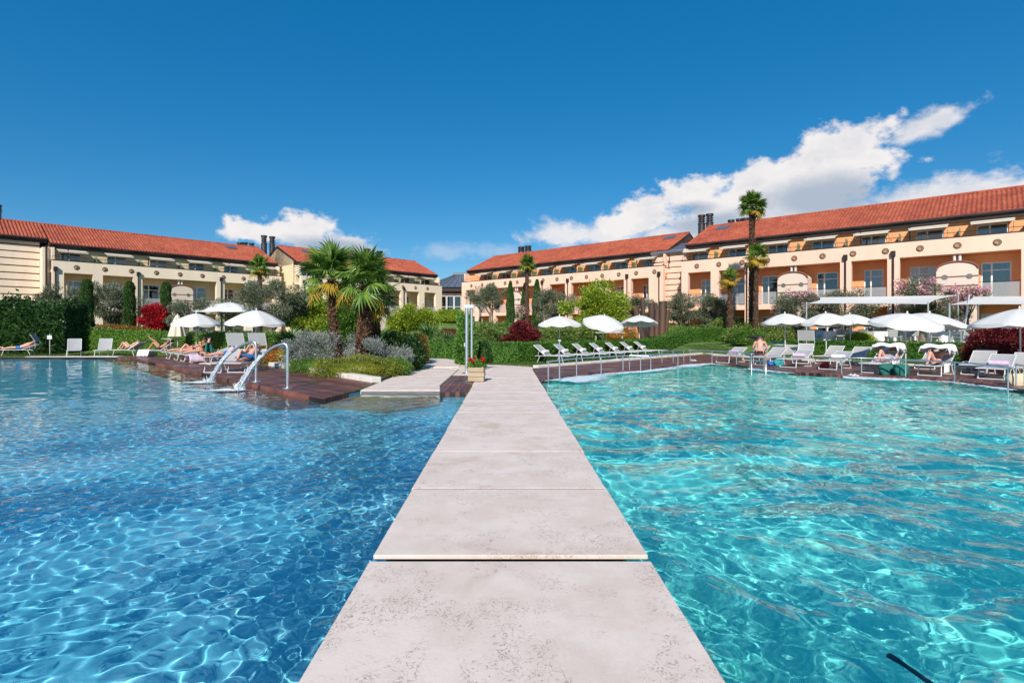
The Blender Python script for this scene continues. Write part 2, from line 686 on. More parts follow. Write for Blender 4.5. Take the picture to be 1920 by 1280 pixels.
def deck_mat():
    m = bpy.data.materials.new('red_brown_deck_boards')
    m.use_nodes = True
    n, l = m.node_tree.nodes, m.node_tree.links
    b = n['Principled BSDF']
    g = n.new('ShaderNodeTexCoord')
    br = n.new('ShaderNodeTexBrick')
    br.inputs['Scale'].default_value = 1.
    br.inputs['Brick Width'].default_value = 2.4
    br.inputs['Row Height'].default_value = .13
    br.inputs['Mortar Size'].default_value = .011
    br.inputs['Color1'].default_value = (.19, .068, .048, 1)
    br.inputs['Color2'].default_value = (.085, .032, .026, 1)
    br.inputs['Mortar'].default_value = (.012, .008, .007, 1)
    l.new(g.outputs['Object'], br.inputs['Vector'])
    z = n.new('ShaderNodeTexNoise')
    z.inputs['Scale'].default_value = .8
    z.inputs['Detail'].default_value = 6
    l.new(g.outputs['Object'], z.inputs['Vector'])
    hs = n.new('ShaderNodeHueSaturation')
    mr = n.new('ShaderNodeMapRange')
    mr.inputs['From Min'].default_value = .35
    mr.inputs['From Max'].default_value = .65
    mr.inputs['To Min'].default_value = .65
    mr.inputs['To Max'].default_value = 1.5
    l.new(z.outputs['Fac'], mr.inputs['Value'])
    l.new(mr.outputs[0], hs.inputs['Value'])
    l.new(br.outputs['Color'], hs.inputs['Color'])
    l.new(hs.outputs[0], b.inputs['Base Color'])
    wr_ = n.new('ShaderNodeMapRange')
    wr_.inputs['From Min'].default_value = .42
    wr_.inputs['From Max'].default_value = .6
    wr_.inputs['To Min'].default_value = .28
    wr_.inputs['To Max'].default_value = .65
    l.new(z.outputs['Fac'], wr_.inputs['Value'])
    l.new(wr_.outputs[0], b.inputs['Roughness'])
    bp = n.new('ShaderNodeBump')
    bp.inputs['Strength'].default_value = .6
    bp.inputs['Distance'].default_value = .01
    l.new(br.outputs['Fac'], bp.inputs['Height'])
    bp.invert = True
    l.new(bp.outputs[0], b.inputs['Normal'])
    return m


M['deck'] = deck_mat()


def lawn_mat():
    m = mat('lawn_grass', (.08, .15, .025), .9, .35, .9, bump=1., bscale=40, col2=(.14, .23, .04))
    return m


M['lawn'] = lawn_mat()
M['blades'] = leafmat('grass_blades', [(.04, .09, .012), (.09, .17, .025), (.15, .2, .05)], .6, .4)
M['l_hedge'] = leafmat('hedge_leaves', [(.030, .090, .015), (.068, .180, .022), (.150, .300, .045)])
M['l_varieg'] = leafmat('variegated_leaves', [(.045, .105, .018), (.135, .225, .045), (.390, .420, .120)])
M['l_laurel'] = leafmat('laurel_leaves', [(.012, .038, .009), (.030, .083, .018), (.090, .180, .045)], .35)
M['l_olive'] = leafmat('olive_leaves', [(.072, .094, .043), (.160, .189, .109), (.334, .362, .246)], .5)
M['l_yellow'] = leafmat('yellow_green_leaves', [(.090, .195, .015), (.255, .375, .030), (.570, .570, .060)])
M['l_green'] = leafmat('green_leaves', [(.045, .120, .015), (.105, .225, .030), (.225, .360, .060)])
M['l_cypress'] = leafmat('cypress_leaves', [(.023, .067, .015), (.048, .123, .023), (.095, .190, .038)])
M['l_red'] = leafmat('red_maple_leaves', [(.176, .004, .007), (.462, .011, .022), (.715, .044, .055)])
M['l_dark_red'] = leafmat('dark_red_leaves', [(.062, .007, .013), (.163, .019, .025), (.325, .050, .050)])
M['l_silver'] = leafmat('silver_leaves', [(.12, .145, .12), (.25, .28, .25), (.46, .49, .45)], .6, .2)
M['l_moss'] = leafmat('rosemary_leaves', [(.060, .112, .015), (.195, .255, .030), (.450, .390, .045)])
M['l_orange'] = leafmat('orange_shrub_leaves', [(.150, .075, .022), (.450, .150, .030), (.225, .300, .045)])
M['l_pink'] = leafmat('pink_blossom', [(.500, .160, .240), (.720, .340, .420), (.800, .550, .580)])
M['l_palm'] = leafmat('palm_fronds', [(.030, .098, .018), (.090, .195, .030), (.255, .360, .053)], .35, .3)
M['l_palm_y'] = leafmat('palm_fronds_yellow', [(.230, .253, .034), (.483, .368, .034), (.575, .287, .034)], .4, .35)
M['l_fern'] = leafmat('fan_palm_green', [(.045, .120, .030), (.120, .225, .060), (.300, .405, .120)], .4, .3)
M['l_geran'] = leafmat('geranium_leaves', [(.060, .150, .022), (.120, .300, .045), (.240, .450, .090)])
M['l_redfl'] = leafmat('red_petals', [(.500, .005, .010), (.700, .010, .020), (.800, .060, .050)])


# ------------------------------------------------------------------ foliage generators
def leaves_mesh(name, P, size, mats, aspect=.55, up=.0, D=None, jit=.4):
    """one small rhombic leaf per point; D = preferred growing direction per leaf"""
    n = len(P)
    t = rng.normal(size=(n, 3))
    if D is not None:
        t = t * .55 + D * 1.0
    t[:, 2] += up
    t /= np.linalg.norm(t, axis=1, keepdims=True)
    q = rng.normal(size=(n, 3))
    b = np.cross(t, q)
    b /= np.linalg.norm(b, axis=1, keepdims=True) + 1e-9
    s = size * rng.uniform(1 - jit, 1 + jit, (n, 1))
    a = t * s * .5
    w = b * s * .5 * aspect
    V = np.stack([P - a, P + w, P + a, P - w], 1).reshape(-1, 3)
    F = np.arange(4 * n).reshape(n, 4)
    return npmesh(name, V, F, mats)


def blob(c, r, n, shell=.55, lump=.22):
    c = np.array(c, float)
    r = np.array(r if hasattr(r, '__len__') else (r, r, r), float)
    d = rng.normal(size=(n, 3))
    d /= np.linalg.norm(d, axis=1, keepdims=True)
    k = rng.uniform(2, 5, (4, 3))
    ph = rng.uniform(0, 6.28, 4)
    lf = sum(np.sin(d @ k[i] * 1.3 + ph[i]) for i in range(4)) / 4
    rad = (shell + (1 - shell) * rng.uniform(0, 1, n) ** .6) * (1 + lump * lf) * (1 + .06 * rng.normal(size=n))
    return c + d * r * rad[:, None], d


def clumps(c, r, k, cr, n, shell=.3):
    """crown as k leaf clumps spread over an ellipsoid"""
    c = np.array(c, float)
    r = np.array(r if hasattr(r, '__len__') else (r, r, r), float)
    P, D = [], []
    for i in range(k):
        d = rng.normal(size=3)
        d /= np.linalg.norm(d)
        cc = c + d * r * rng.uniform(.45, .95)
        s = cr * rng.uniform(.6, 1.35)
        p, dd = blob(cc, (s, s, s * .8), max(8, int(n / k)), shell, .3)
        P.append(p)
        D.append(dd * .6 + d)
    return np.concatenate(P), np.concatenate(D)


def trunk_mb(h, r0, r1, lean=(0, 0), nbr=5, spread=.8, cz=None):
    mb = MB()
    pts = []
    for i in range(6):
        t = i / 5
        pts.append((lean[0] * t + .05 * math.sin(5 * t + lean[0]), lean[1] * t + .04 * math.sin(4 * t), h * t - .05))
    mb.tube(pts, [r0 * (1.25 if i == 0 else 1) + (r1 - r0) * i / 5 for i in range(6)], 8)
    top = Vector(pts[-1])
    for k in range(nbr):
        a = k * 2.4 + rnd.random()
        l_ = spread * rnd.uniform(.7, 1.2)
        st = Vector(pts[3 + k % 3])
        e = top + Vector((math.cos(a) * l_, math.sin(a) * l_, l_ * rnd.uniform(.5, 1.1)))
        mid = (st + e) / 2 + Vector((math.cos(a) * .1, math.sin(a) * .1, .05))
        mb.tube([st, mid, e], [r1 * .75, r1 * .5, r1 * .2], 6)
    return mb


def tree(name, label, cat, loc, h, tr, crown, leaf, n, lsize, bark='bark', group=None, asp=.5, k=24, cr=.45, lean=(0, 0), extra=None, upb=0.):
    """crown: (cz, rx, rz)"""
    t = thing(name, label, cat, loc, rnd.uniform(0, 6), group)
    cz, rx, rz = crown
    trunk_mb(h, tr, tr * .6, lean, 6, rx * .6).obj('trunk', M[bark], t)
    P, D = clumps((lean[0], lean[1], cz), (rx, rx, rz), k, cr, n)
    mk('crown', leaves_mesh('crown', P, lsize, M[leaf], asp, upb, D), t)
    if extra:
        P, D = clumps((lean[0], lean[1], cz + rz * .1), (rx * 1.02, rx * 1.02, rz * 1.02), k, cr, extra[1])
        mk('blossom', leaves_mesh('blossom', P, extra[2], M[extra[0]], .8), t)
    return t


def bush(name, label, loc, r, leaf, n, lsize, group=None, asp=.55, up=.3, core=True, k=None, cr=None, shape=None):
    t = thing(name, label, name.split('_')[-1] if 'maple' not in name else 'maple', loc, 0, group)
    rx, ry, rz = r
    if k:
        P, D = clumps((0, 0, rz * .55), (rx, ry, rz * .55), k, cr * 1.15, int(n * 1.6))
    else:
        P, D = blob((0, 0, rz * .35), (rx, ry, rz * .75), n, .75, .2)
    P[:, 2] = np.abs(P[:, 2])
    mk('foliage', leaves_mesh('foliage', P, lsize, M[leaf], asp, up, D), t)
    if core and not k:
        c = MB()
        c.sphere((0, 0, rz * .3), (rx * .66, ry * .66, rz * .5), 14, 8)
        c.obj('inner_growth', M[leaf], t)
    st = MB()
    for i in range(5):
        a = i * 1.3
        st.tube([(0, 0, -.05), (math.cos(a) * rx * .3, math.sin(a) * ry * .3, rz * .5)], [.03, .012], 5)
    st.obj('stems', M['bark'], t)
    return t


def hedge(name, label, path, w, h, leaf, dens, lsize, group=None, base=None, rough=.03, hvar=0., cat='hedge'):
    """clipped hedge along a path: leafy faces over a solid inner growth"""
    t = thing(name, label, cat, (path[0][0], path[0][1], gz(*path[0])), 0, group)
    o = Vector(t.location)
    P, D = [], []
    core = MB()
    pts = [Vector((p[0], p[1])) for p in path]
    fine = []
    for i in range(len(pts) - 1):
        k = max(1, int((pts[i + 1] - pts[i]).length / 1.0))
        for j in range(k):
            fine.append(pts[i].lerp(pts[i + 1], j / k))
    fine.append(pts[-1])
    nr = []
    for i in range(len(fine)):
        d = (fine[min(i + 1, len(fine) - 1)] - fine[max(i - 1, 0)]).normalized()
        nr.append(Vector((-d.y, d.x)))
    rows = []
    for i, p in enumerate(fine):
        z0 = gz(p.x, p.y) if base is None else base
        hh = h * (1 + hvar * math.sin(i * 1.7) * .5)
        a, b = p - nr[i] * w / 2, p + nr[i] * w / 2
        rows.append((a, b, z0, hh))
    vs, fs = [], []
    ins = .86
    for (a, b, z0, hh) in rows:
        c = (a + b) / 2
        a2, b2 = c + (a - c) * ins, c + (b - c) * ins
        for q, z in ((a2, z0 - .05), (a2, z0 + hh * .95), (b2, z0 + hh * .95), (b2, z0 - .05)):
            vs.append((q.x - o.x, q.y - o.y, z - o.z))
    for i in range(len(rows) - 1):
        for k in range(4):
            fs.append((i * 4 + k, i * 4 + (k + 1) % 4, i * 4 + 4 + (k + 1) % 4, i * 4 + 4 + k))
    fs += [(0, 3, 2, 1), tuple(len(rows) * 4 - 4 + k for k in range(4))]
    core.add(vs, fs)
    core.obj('inner_growth', M[leaf], t)
    for i in range(len(rows) - 1):
        a0, b0, z0, h0 = rows[i]
        a1, b1, z1, h1 = rows[i + 1]
        ln = (a1 - a0).length + .01
        for face in range(3 if i not in (0, len(rows) - 2) else 4):
            if face == 2:
                n = int(dens * ln * w)
            elif face == 3:
                n = int(dens * w * h)
            else:
                n = int(dens * ln * h)
            u = rng.uniform(0, 1, n)
            v = rng.uniform(0, 1, n)
            A0, B0, A1, B1 = (np.array(q) for q in (a0, b0, a1, b1))
            if face == 0 or face == 1:
                Q0, Q1 = (A0, A1) if face == 0 else (B0, B1)
                xy = Q0 + (Q1 - Q0) * u[:, None]
                zz = z0 + (z1 - z0) * u + (h0 + (h1 - h0) * u) * v
                nn = np.tile(np.append((A0 - B0) * (1 if face == 0 else -1), 0), (n, 1))
            elif face == 2:
                xa = A0 + (A1 - A0) * u[:, None]
                xb = B0 + (B1 - B0) * u[:, None]
                xy = xa + (xb - xa) * v[:, None]
                zz = z0 + (z1 - z0) * u + h0 + (h1 - h0) * u
                nn = np.tile((0, 0, 1.), (n, 1))
            else:
                q0, q1, zb, hb = (A0, B0, z0, h0) if i == 0 else (A1, B1, z1, h1)
                xy = q0 + (q1 - q0) * u[:, None]
                zz = zb + hb * v
                nn = np.tile((0, 0, .3), (n, 1))
            nn = nn / (np.linalg.norm(nn, axis=1, keepdims=True) + 1e-9)
            p = np.concatenate([xy, zz[:, None]], 1) - np.array(o)
            lw = .5 * np.sin(p[:, 0] * 3.1) * np.sin(p[:, 1] * 2.7 + p[:, 2] * 4)
            p = p + nn * (rng.normal(0, rough, (n, 1)) + rough * lw[:, None])
            P.append(p)
            D.append(nn)
    mk('foliage', leaves_mesh('foliage', np.concatenate(P), lsize, M[leaf], .6, .25, np.concatenate(D)), t)
    return t


# ------------------------------------------------------------------ fan palms
def fan_mesh(name, m, nseg=26, size=.75, pet=.7, droop=.35, seed=0):
    """a fan leaf on its stalk; grows along +x from the origin"""
    r_ = random.Random(seed)
    mb = MB()
    st = [(pet * i / 4, 0, .12 * math.sin(i / 4 * 2.2)) for i in range(5)]
    mb.tube(st, [.022, .018, .015, .013, .011], 5)
    hub = Vector(st[-1])
    for i in range(nseg):
        a = (i / (nseg - 1) - .5) * R(285)
        ln = size * (1 - .25 * abs(i / (nseg - 1) - .5) * 2) * r_.uniform(.88, 1.06)
        wd = ln * .042 + .012
        d = Vector((math.cos(a), math.sin(a), 0))
        s_ = Vector((-math.sin(a), math.cos(a), 0))
        pts = []
        for k in range(4):
            t = k / 3
            p = hub + d * ln * t
            dr = droop * (t ** 2.4) * ln * r_.uniform(.6, 1.4)
            p.z += .10 * t * math.cos(a) - dr
            wv = wd * (.45, 1., .8, .06)[k]
            pts.append((p - s_ * wv, p + Vector((0, 0, .02 if k < 3 else 0)), p + s_ * wv))
        vs = [v for q in pts for v in q]
        fs = []
        for k in range(3):
            for j in range(2):
                fs.append((k * 3 + j, k * 3 + j + 1, k * 3 + j + 4, k * 3 + j + 3))
        mb.add(vs, fs)
    return mb.mesh(name, m)


FANS = [fan_mesh('frond', M['l_palm'], droop=d_, seed=i_) for i_, d_ in enumerate((.2, .38, .6))]
FAN_Y = fan_mesh('frond', M['l_palm_y'], droop=.7, seed=9)
FAN_LOW = [fan_mesh('frond', M['l_fern'], 20, .6, .6, .25, 11), fan_mesh('frond', M['l_fern'], 20, .6, .55, .45, 12)]


def palm(label, loc, h, r, cs=1., nf=34, lean=(0, 0), fibre=1600, group=None, yellow=4, bend=0., name='fan_palm'):
    t = thing(name, label, 'palm', loc, 0, group)
    mb = MB()
    pts = []
    for i in range(12):
        q = i / 11
        pts.append(Vector((lean[0] * q + bend * math.sin(q * 3.14), lean[1] * q, h * q - .1 * (i == 0))))
    mb.tube(pts, [r * (1.18 - .35 * i / 11 + .06 * math.sin(i * 2.3)) for i in range(12)], 12)
    mb.obj('trunk', M['palm_bark'], t)
    n = fibre
    q = rng.uniform(0, 1, n)
    a = rng.uniform(0, 6.283, n)
    rr = r * (1.1 - .3 * q) * rng.uniform(.95, 1.25, n)
    P = np.stack([lean[0] * q + bend * np.sin(q * 3.14) + rr * np.cos(a), lean[1] * q + rr * np.sin(a), h * q], 1)
    D = np.stack([np.cos(a), np.sin(a), 1.1 * np.ones(n)], 1)
    mk('bark_fibre', leaves_mesh('bark_fibre', P, r * .9, M['palm_fibre'], .35, .0, D), t)
    top = pts[-1]
    for i in range(nf):
        f = i / (nf - 1)
        el_ = R(80 - 112 * f ** .9) + rnd.uniform(-.22, .22)
        az_ = i * 2.39996 + rnd.uniform(-.25, .25)
        last = i > nf - 1 - yellow
        me = FAN_Y if last else FANS[min(2, int(f * 3 + rnd.uniform(-.3, .3)))] if f < .97 else FANS[2]
        o = mk('frond', me, t, top + Vector((0, 0, (.25 - .35 * f) * cs)))
        o.rotation_euler = Euler((rnd.uniform(-.5, .5), -el_, az_), 'XYZ')
        s_ = cs * rnd.uniform(.85, 1.12)
        o.scale = (s_, s_, s_)
    return t


def low_palm(label, loc, cs=1., nf=16, group=None):
    t = thing('fan_palm_bush', label, 'palm bush', loc, rnd.uniform(0, 6), group)
    MB().tube([(0, 0, -.05), (0, 0, .25 * cs)], [.12 * cs, .1 * cs], 8).obj('trunk', M['palm_bark'], t)
    for i in range(nf):
        o = mk('frond', FAN_LOW[i % 2], t, (0, 0, .2 * cs))
        o.rotation_euler = Euler((rnd.uniform(-.4, .4), -R(80 - 70 * i / nf), i * 2.4), 'XYZ')
        s_ = cs * rnd.uniform(.8, 1.1)
        o.scale = (s_, s_, s_)
    return t


# ================================================================== SETTING: ground, pools, paths
Z_W = -.10        # water
Z_D = .004        # decks
left_edge = [(-60, 30.3), (-21.2, 30.3), (-4.28, 12.53), (-3.95, 14.5)]
pool_l = left_edge + [(-1.7, 14.5), (-1.66, 13.85), (-.9, 13.85), (-.9, -12), (-60, -12)]
right_edge = [(.9, 17.3), (1.2, 17.5), (2.5, 19.4), (3.56, 20.3), (5.27, 21.3), (8.3, 25.2), (9.9, 26.0), (10.45, 24.5), (10.3, 22.4), (10.95, 20.1), (11.9, 19.1),
              (13.45, 18.2), (14.3, 17.0), (14.15, 15.8), (14.05, 15.1), (13.9, 14.5), (13.9, 12), (14.5, 8), (16, -12)]
pool_r = right_edge + [(.9, -12)]
hole = left_edge + [(-1.7, 14.5), (-1.66, 13.85), (-.9, 13.85), (-.9, 17.3)] + right_edge[0:] + [(-60, -12)]


def pip(x, y, poly):
    c = False
    n = len(poly)
    for i in range(n):
        x0, y0 = poly[i][:2]
        x1, y1 = poly[(i + 1) % n][:2]
        if (y0 > y) != (y1 > y) and x < (x1 - x0) * (y - y0) / (y1 - y0) + x0:
            c = not c
    return c


def ground():
    vs, es = [], []
    out = [(-2500, -500), (2500, -500), (2500, 3500), (-2500, 3500)]
    # ground hole is a whisker inside deck/kerb sheets
    for ring in (out, hole):
        b = len(vs)
        vs += [Vector(p) for p in ring]
        es += [(b + i, b + (i + 1) % len(ring)) for i in range(len(ring))]
    for x in np.arange(-62, 62, 1.6):
        for y in np.arange(-10, 90, 1.6):
            xx, yy = float(x) + .01 * math.sin(y * 9), float(y) + .01 * math.cos(x * 7)
            if not pip(xx, yy, hole):
                vs.append(Vector((xx, yy)))
    for x in (-400, -150, -80, 80, 150, 400):
        for y in (-200, -50, 20, 60, 120, 300, 800):
            vs.append(Vector((x, y)))
    v, e, f, *_ = delaunay_2d_cdt(vs, es, [], 0, 1e-5)
    F = [t for t in f if not pip(sum(v[i].x for i in t) / 3, sum(v[i].y for i in t) / 3, hole)]
    P = np.array([(p.x, p.y) for p in v])
    Z = terr(P[:, 0], P[:, 1])
    far = sst(90, 140, np.abs(P[:, 0])) + sst(120, 200, P[:, 1])
    Z = Z - .012 + far * 0
    me = npmesh('ground', np.concatenate([P, Z[:, None]], 1), np.array(F), M['lawn'], True)
    tag(mk('ground', me), kind='structure')


ground()


# ---- water
def waves(seed, n, lmin, lmax, th0, ths, amp, power=1.15):
    r_ = np.random.default_rng(seed)
    out = []
    for i in range(n):
        lam = np.exp(r_.uniform(np.log(lmin), np.log(lmax)))
        th = r_.normal(th0, ths)
        out.append((2 * np.pi / lam * np.cos(th), 2 * np.pi / lam * np.sin(th), r_.uniform(0, 6.28), amp * lam ** power, lam))
    return out


def water_mesh(name, poly, bands, wv, z, m, warp):
    Vs, Fs = [], []
    b = 0
    for (x0, x1, y0, y1, dx, dy) in bands:
        xs = np.linspace(x0, x1, int((x1 - x0) / dx) + 1)
        ys = np.linspace(y0, y1, int((y1 - y0) / dy) + 1)
        X, Y = np.meshgrid(xs, ys)
        Z = np.zeros_like(X)
        Xw = X + warp * np.sin(Y * 1.3 + 1) + warp * .6 * np.sin(X * 2.1 + Y * .7)
        Yw = Y + warp * np.sin(X * 1.1) + warp * .6 * np.sin(Y * 2.3 - X * .9 + 2)
        env = .75 + .35 * np.sin(X * .8 + 1.3 * np.sin(Y * .5)) * np.sin(Y * .7 + 1.1 * np.sin(X * .45))
        for kx, ky, p, A, lam in wv:
            if lam < 2.6 * max(dx, dy):
                continue
            Z += A * np.sin(kx * Xw + ky * Yw + p)
        Z = z + Z * env
        i = np.arange(X.size).reshape(X.shape)
        f = np.stack([i[:-1, :-1], i[:-1, 1:], i[1:, 1:], i[1:, :-1]], -1).reshape(-1, 4)
        xc = (X[:-1, :-1] + dx / 2).ravel()
        yc = (Y[:-1, :-1] + dy / 2).ravel()
        # keep only cells inside (or just beyond) the pool
        keep = np.zeros(len(xc), bool)
        n = len(poly)
        for k in range(n):
            ax, ay = poly[k]
            bx_, by = poly[(k + 1) % n]
            if ay == by:
                continue
            c = ((ay > yc) != (by > yc)) & (xc < (bx_ - ax) * (yc - ay) / (by - ay) + ax)
            keep ^= c
        f = f[keep]
        Vs.append(np.stack([X, Y, Z], -1).reshape(-1, 3))
        Fs.append(f + b)
        b += X.size
    V = np.concatenate(Vs)
    F = np.concatenate(Fs)
    u, inv = np.unique(F, return_inverse=True)
    o = mk(name, npmesh(name, V[u], inv.reshape(F.shape), m, True))
    o.cycles.is_caustics_caster = True
    return tag(o, kind='structure')


def water_mat(name, tint, bs, bstr):
    m = bpy.data.materials.new(name)
    m.use_nodes = True
    n, l = m.node_tree.nodes, m.node_tree.links
    n.remove(n['Principled BSDF'])
    g = n.new('ShaderNodeBsdfGlass')
    g.inputs['IOR'].default_value = 1.33
    g.inputs['Roughness'].default_value = 0
    g.inputs['Color'].default_value = (*tint, 1)
    l.new(g.outputs[0], n['Material Output'].inputs[0])
    return m


M['water_l'] = water_mat('clear_pool_water', (.93, .97, 1.), 18, .1)
M['water_r'] = water_mat('turquoise_pool_water', (.93, 1., 1.), 14, .1)


def grow(poly, d):
    """offset polygon outward a little"""
    c = Vector((sum(p[0] for p in poly) / len(poly), sum(p[1] for p in poly) / len(poly)))
    out = []
    n = len(poly)
    ar = sum(poly[i][0] * poly[(i + 1) % n][1] - poly[(i + 1) % n][0] * poly[i][1] for i in range(n))
    sg = 1 if ar > 0 else -1
    for i in range(n):
        a = Vector(poly[i - 1])
        b = Vector(poly[i])
        c_ = Vector(poly[(i + 1) % n])
        n1 = Vector(((b - a).y, -(b - a).x)).normalized() * sg
        n2 = Vector(((c_ - b).y, -(c_ - b).x)).normalized() * sg
        q = (n1 + n2)
        q = q.normalized() if q.length > .1 else n1
        out.append((b.x + q.x * d, b.y + q.y * d))
    return out


wl = waves(3, 44, .085, .20, 1.4, 1.6, .026, 2.0) + waves(6, 12, .22, .6, 1.4, .9, .0042, 1.6) + waves(8, 8, 1., 2.4, 1.3, .6, .0014, 1.)
wr = waves(5, 80, .08, 1.3, 1.15, .9, .0037, 1.35)
WPL = grow(pool_l, .12)
WPR = grow(pool_r, .12)
water_mesh('pool_water', WPL, [(-6.6, -.8, 2.3, 6, .0135, .0135), (-11.8, -.8, 6, 11, .026, .026), (-14, -.8, 11, 13, .05, .05), (-8, -.8, .5, 2.3, .06, .06), (-26, -.8, 13, 30.6, .08, .08), (-60, -26, 13, 30.6, .4, .2),
                               (-26, -14, .5, 13, .2, .2), (-14, -11.8, 6, 11, .08, .08), (-14, -6.6, 2.3, 6, .06, .06), (-14, -8, .5, 2.3, .1, .1), (-60, -.8, -12, .5, .6, .5)], wl, Z_W, M['water_l'], .12)
water_mesh('pool_water', WPR, [(.8, 8, .5, 6, .022, .022), (.8, 14.4, 6, 13, .035, .035), (.8, 15, 13, 27, .055, .055), (8, 17, .5, 6, .06, .06), (14.4, 17, 6, 13, .15, .15),
                               (.8, 17, -12, .5, .6, .5)], wr, Z_W, M['water_r'], .2)


def tile_mat(name, c0, c1, c2, rough=.5):
    m = bpy.data.materials.new(name)
    m.use_nodes = True
    n, l = m.node_tree.nodes, m.node_tree.links
    b = n['Principled BSDF']
    b.inputs['Roughness'].default_value = rough
    b.inputs['Specular IOR Level'].default_value = .2
    t = n.new('ShaderNodeNewGeometry')
    z = n.new('ShaderNodeTexNoise')
    z.inputs['Scale'].default_value = 1.1
    z.inputs['Detail'].default_value = 5
    l.new(t.outputs['Position'], z.inputs['Vector'])
    v = n.new('ShaderNodeTexWhiteNoise')
    sn = n.new('ShaderNodeVectorMath')
    sn.operation = 'SNAP'
    sn.inputs[1].default_value = (.025, .025, .025)
    l.new(t.outputs['Position'], sn.inputs[0])
    l.new(sn.outputs[0], v.inputs[0])
    a = n.new('ShaderNodeMath')
    a.operation = 'MULTIPLY_ADD'
    l.new(v.outputs['Value'], a.inputs[0])
    a.inputs[1].default_value = .5
    l.new(z.outputs['Fac'], a.inputs[2])
    r = n.new('ShaderNodeValToRGB')
    e = r.color_ramp.elements
    e[0].position = .4
    e[0].color = (*c0, 1)
    e[1].position = .98
    e[1].color = (*c2, 1)
    e.new(.7).color = (*c1, 1)
    l.new(a.outputs[0], r.inputs[0])
    l.new(r.outputs[0], b.inputs['Base Color'])
    return m


M['mosaic_l'] = tile_mat('blue_mosaic', (.12, .50, .61), (.15, .56, .68), (.26, .63, .75))
M['mosaic_r'] = tile_mat('turquoise_mosaic', (.13, .74, .67), (.17, .79, .73), (.25, .84, .78))
M['sand_tile'] = tile_mat('beige_underwater_stone', (.22, .22, .16), (.34, .33, .25), (.46, .45, .36))


def shell_pool(poly, depth, m, nm):
    mb = MB()
    p = grow(poly, .02)
    n = len(p)
    vs = [(q[0], q[1], -depth) for q in p]
    from mathutils.geometry import tessellate_polygon
    tri = tessellate_polygon([[Vector((q[0], q[1], 0)) for q in p]])
    mb.add(vs, [t for t in tri])
    # side walls
    for i in range(n):
        a, b = p[i], p[(i + 1) % n]
        mb.add([(a[0], a[1], -depth), (b[0], b[1], -depth), (b[0], b[1], Z_D - .06), (a[0], a[1], Z_D - .06)], [(0, 1, 2, 3)])
    o = mb.obj(nm, m)
    o.cycles.is_caustics_receiver = True
    return tag(o, kind='structure')


shell_pool(pool_l, .6, M['mosaic_l'], 'pool_basin')
shell_pool(pool_r, 1.1, M['mosaic_r'], 'pool_basin')


def pool_step(poly, z0, z1, m, nm='pool_step'):
    o = MB().prism(poly, z0, z1).obj(nm, m)
    o.cycles.is_caustics_receiver = True
    return tag(o, kind='structure')


pool_step([(-3.95, 14.48), (-1.75, 14.48), (-1.6, 12.6), (-2.6, 11.6), (-4.3, 12.4)], -.59, -.24, M['sand_tile'])
# sloping beach ledges along the decks
ledge_l = [(-21.2, 30.25), (-4.3, 12.5), (-5.1, 11.9), (-22.2, 29.6)]
pool_step(ledge_l, -.59, -.3, mat('submerged_deck', (.13, .07, .05), .6, .3, 2), 'pool_step')

# ---- decks
def deck(poly, rot, nm='wooden_deck'):
    """polygon deck whose boards run at angle rot"""
    c = Vector(poly[0])
    Rm = Matrix.Rotation(-rot, 2)
    pl = [tuple(Rm @ (Vector(p) - c)) for p in poly]
    o = MB().prism(pl, -.25, Z_D).obj(nm, M['deck'], None, (c.x, c.y, 0), rot)
    return tag(o, kind='structure')


A_L = math.atan2(.715, -.70)
deck([(-4.28, 12.53), (-21.2, 30.3), (-21.9, 30.3), (-21.9, 32.0), (-18.9, 32.6), (-10.3, 23.5), (-3.97, 16.3), (-3.96, 14.56)], A_L)
deck([(-1.72, 13.85), (-1.02, 13.85), (-1.02, 18.7), (-1.9, 18.7), (-1.9, 15.3)], R(90))
deck([(-60, 30.3), (-21.9, 30.3), (-21.9, 30.75), (-60, 30.75)], 0)
kerb_r = [(1.15, 22.2), (12.3, 33.9), (13.3, 29.9), (18.8, 22.0), (24, 14), (24, -10)]
deck([(1.06, 16.4), (1.06, 22.05)] + kerb_r + [(16, -10), (14.5, 8), (13.9, 12)] + right_edge[15:0:-1], R(45))


# ---- kerbs as runs of separate stones
def kerb(path, w=.28, h=.1, ln=1.2, z=0.02, label='low pale stone kerb edging'):
    root = bpy.data.objects.new('stone_kerb', None)
    COL.objects.link(root)
    tag(root, kind='structure')
    root.location = (*path[0], 0)
    for i in range(len(path) - 1):
        a, b = Vector(path[i]), Vector(path[i + 1])
        k = max(1, round((b - a).length / ln))
        d = (b - a) / k
        ang = math.atan2(d.y, d.x)
        me = bpy.data.meshes.new('kerb_stone')
        mb = MB().box((0, 0, 0), (d.length - .012, w, .25))
        me = mb.mesh('kerb_stone', M['kerb'])
        for j in range(k):
            p = a + d * (j + .5)
            o = mk('kerb_stone', me, root, (p.x - path[0][0] + rnd.uniform(-.01, .01), p.y - path[0][1] + rnd.uniform(-.01, .01), h - .125 + rnd.uniform(-.006, .006)), ang)
            bevel(o, .012)


kerb([(1.2, 22.45), (12.3, 34.1)], .3, .1)
kerb([(12.7, 34.3), (13.7, 30.1), (19.1, 22.2), (24.3, 14)], .3, .07)
kerb([(-10.3, 23.7), (-3.97, 16.45)], .34, .16, .9)
kerb([(-27.5, 31.0), (-22.2, 31.0)], .5, .03, 1.2)

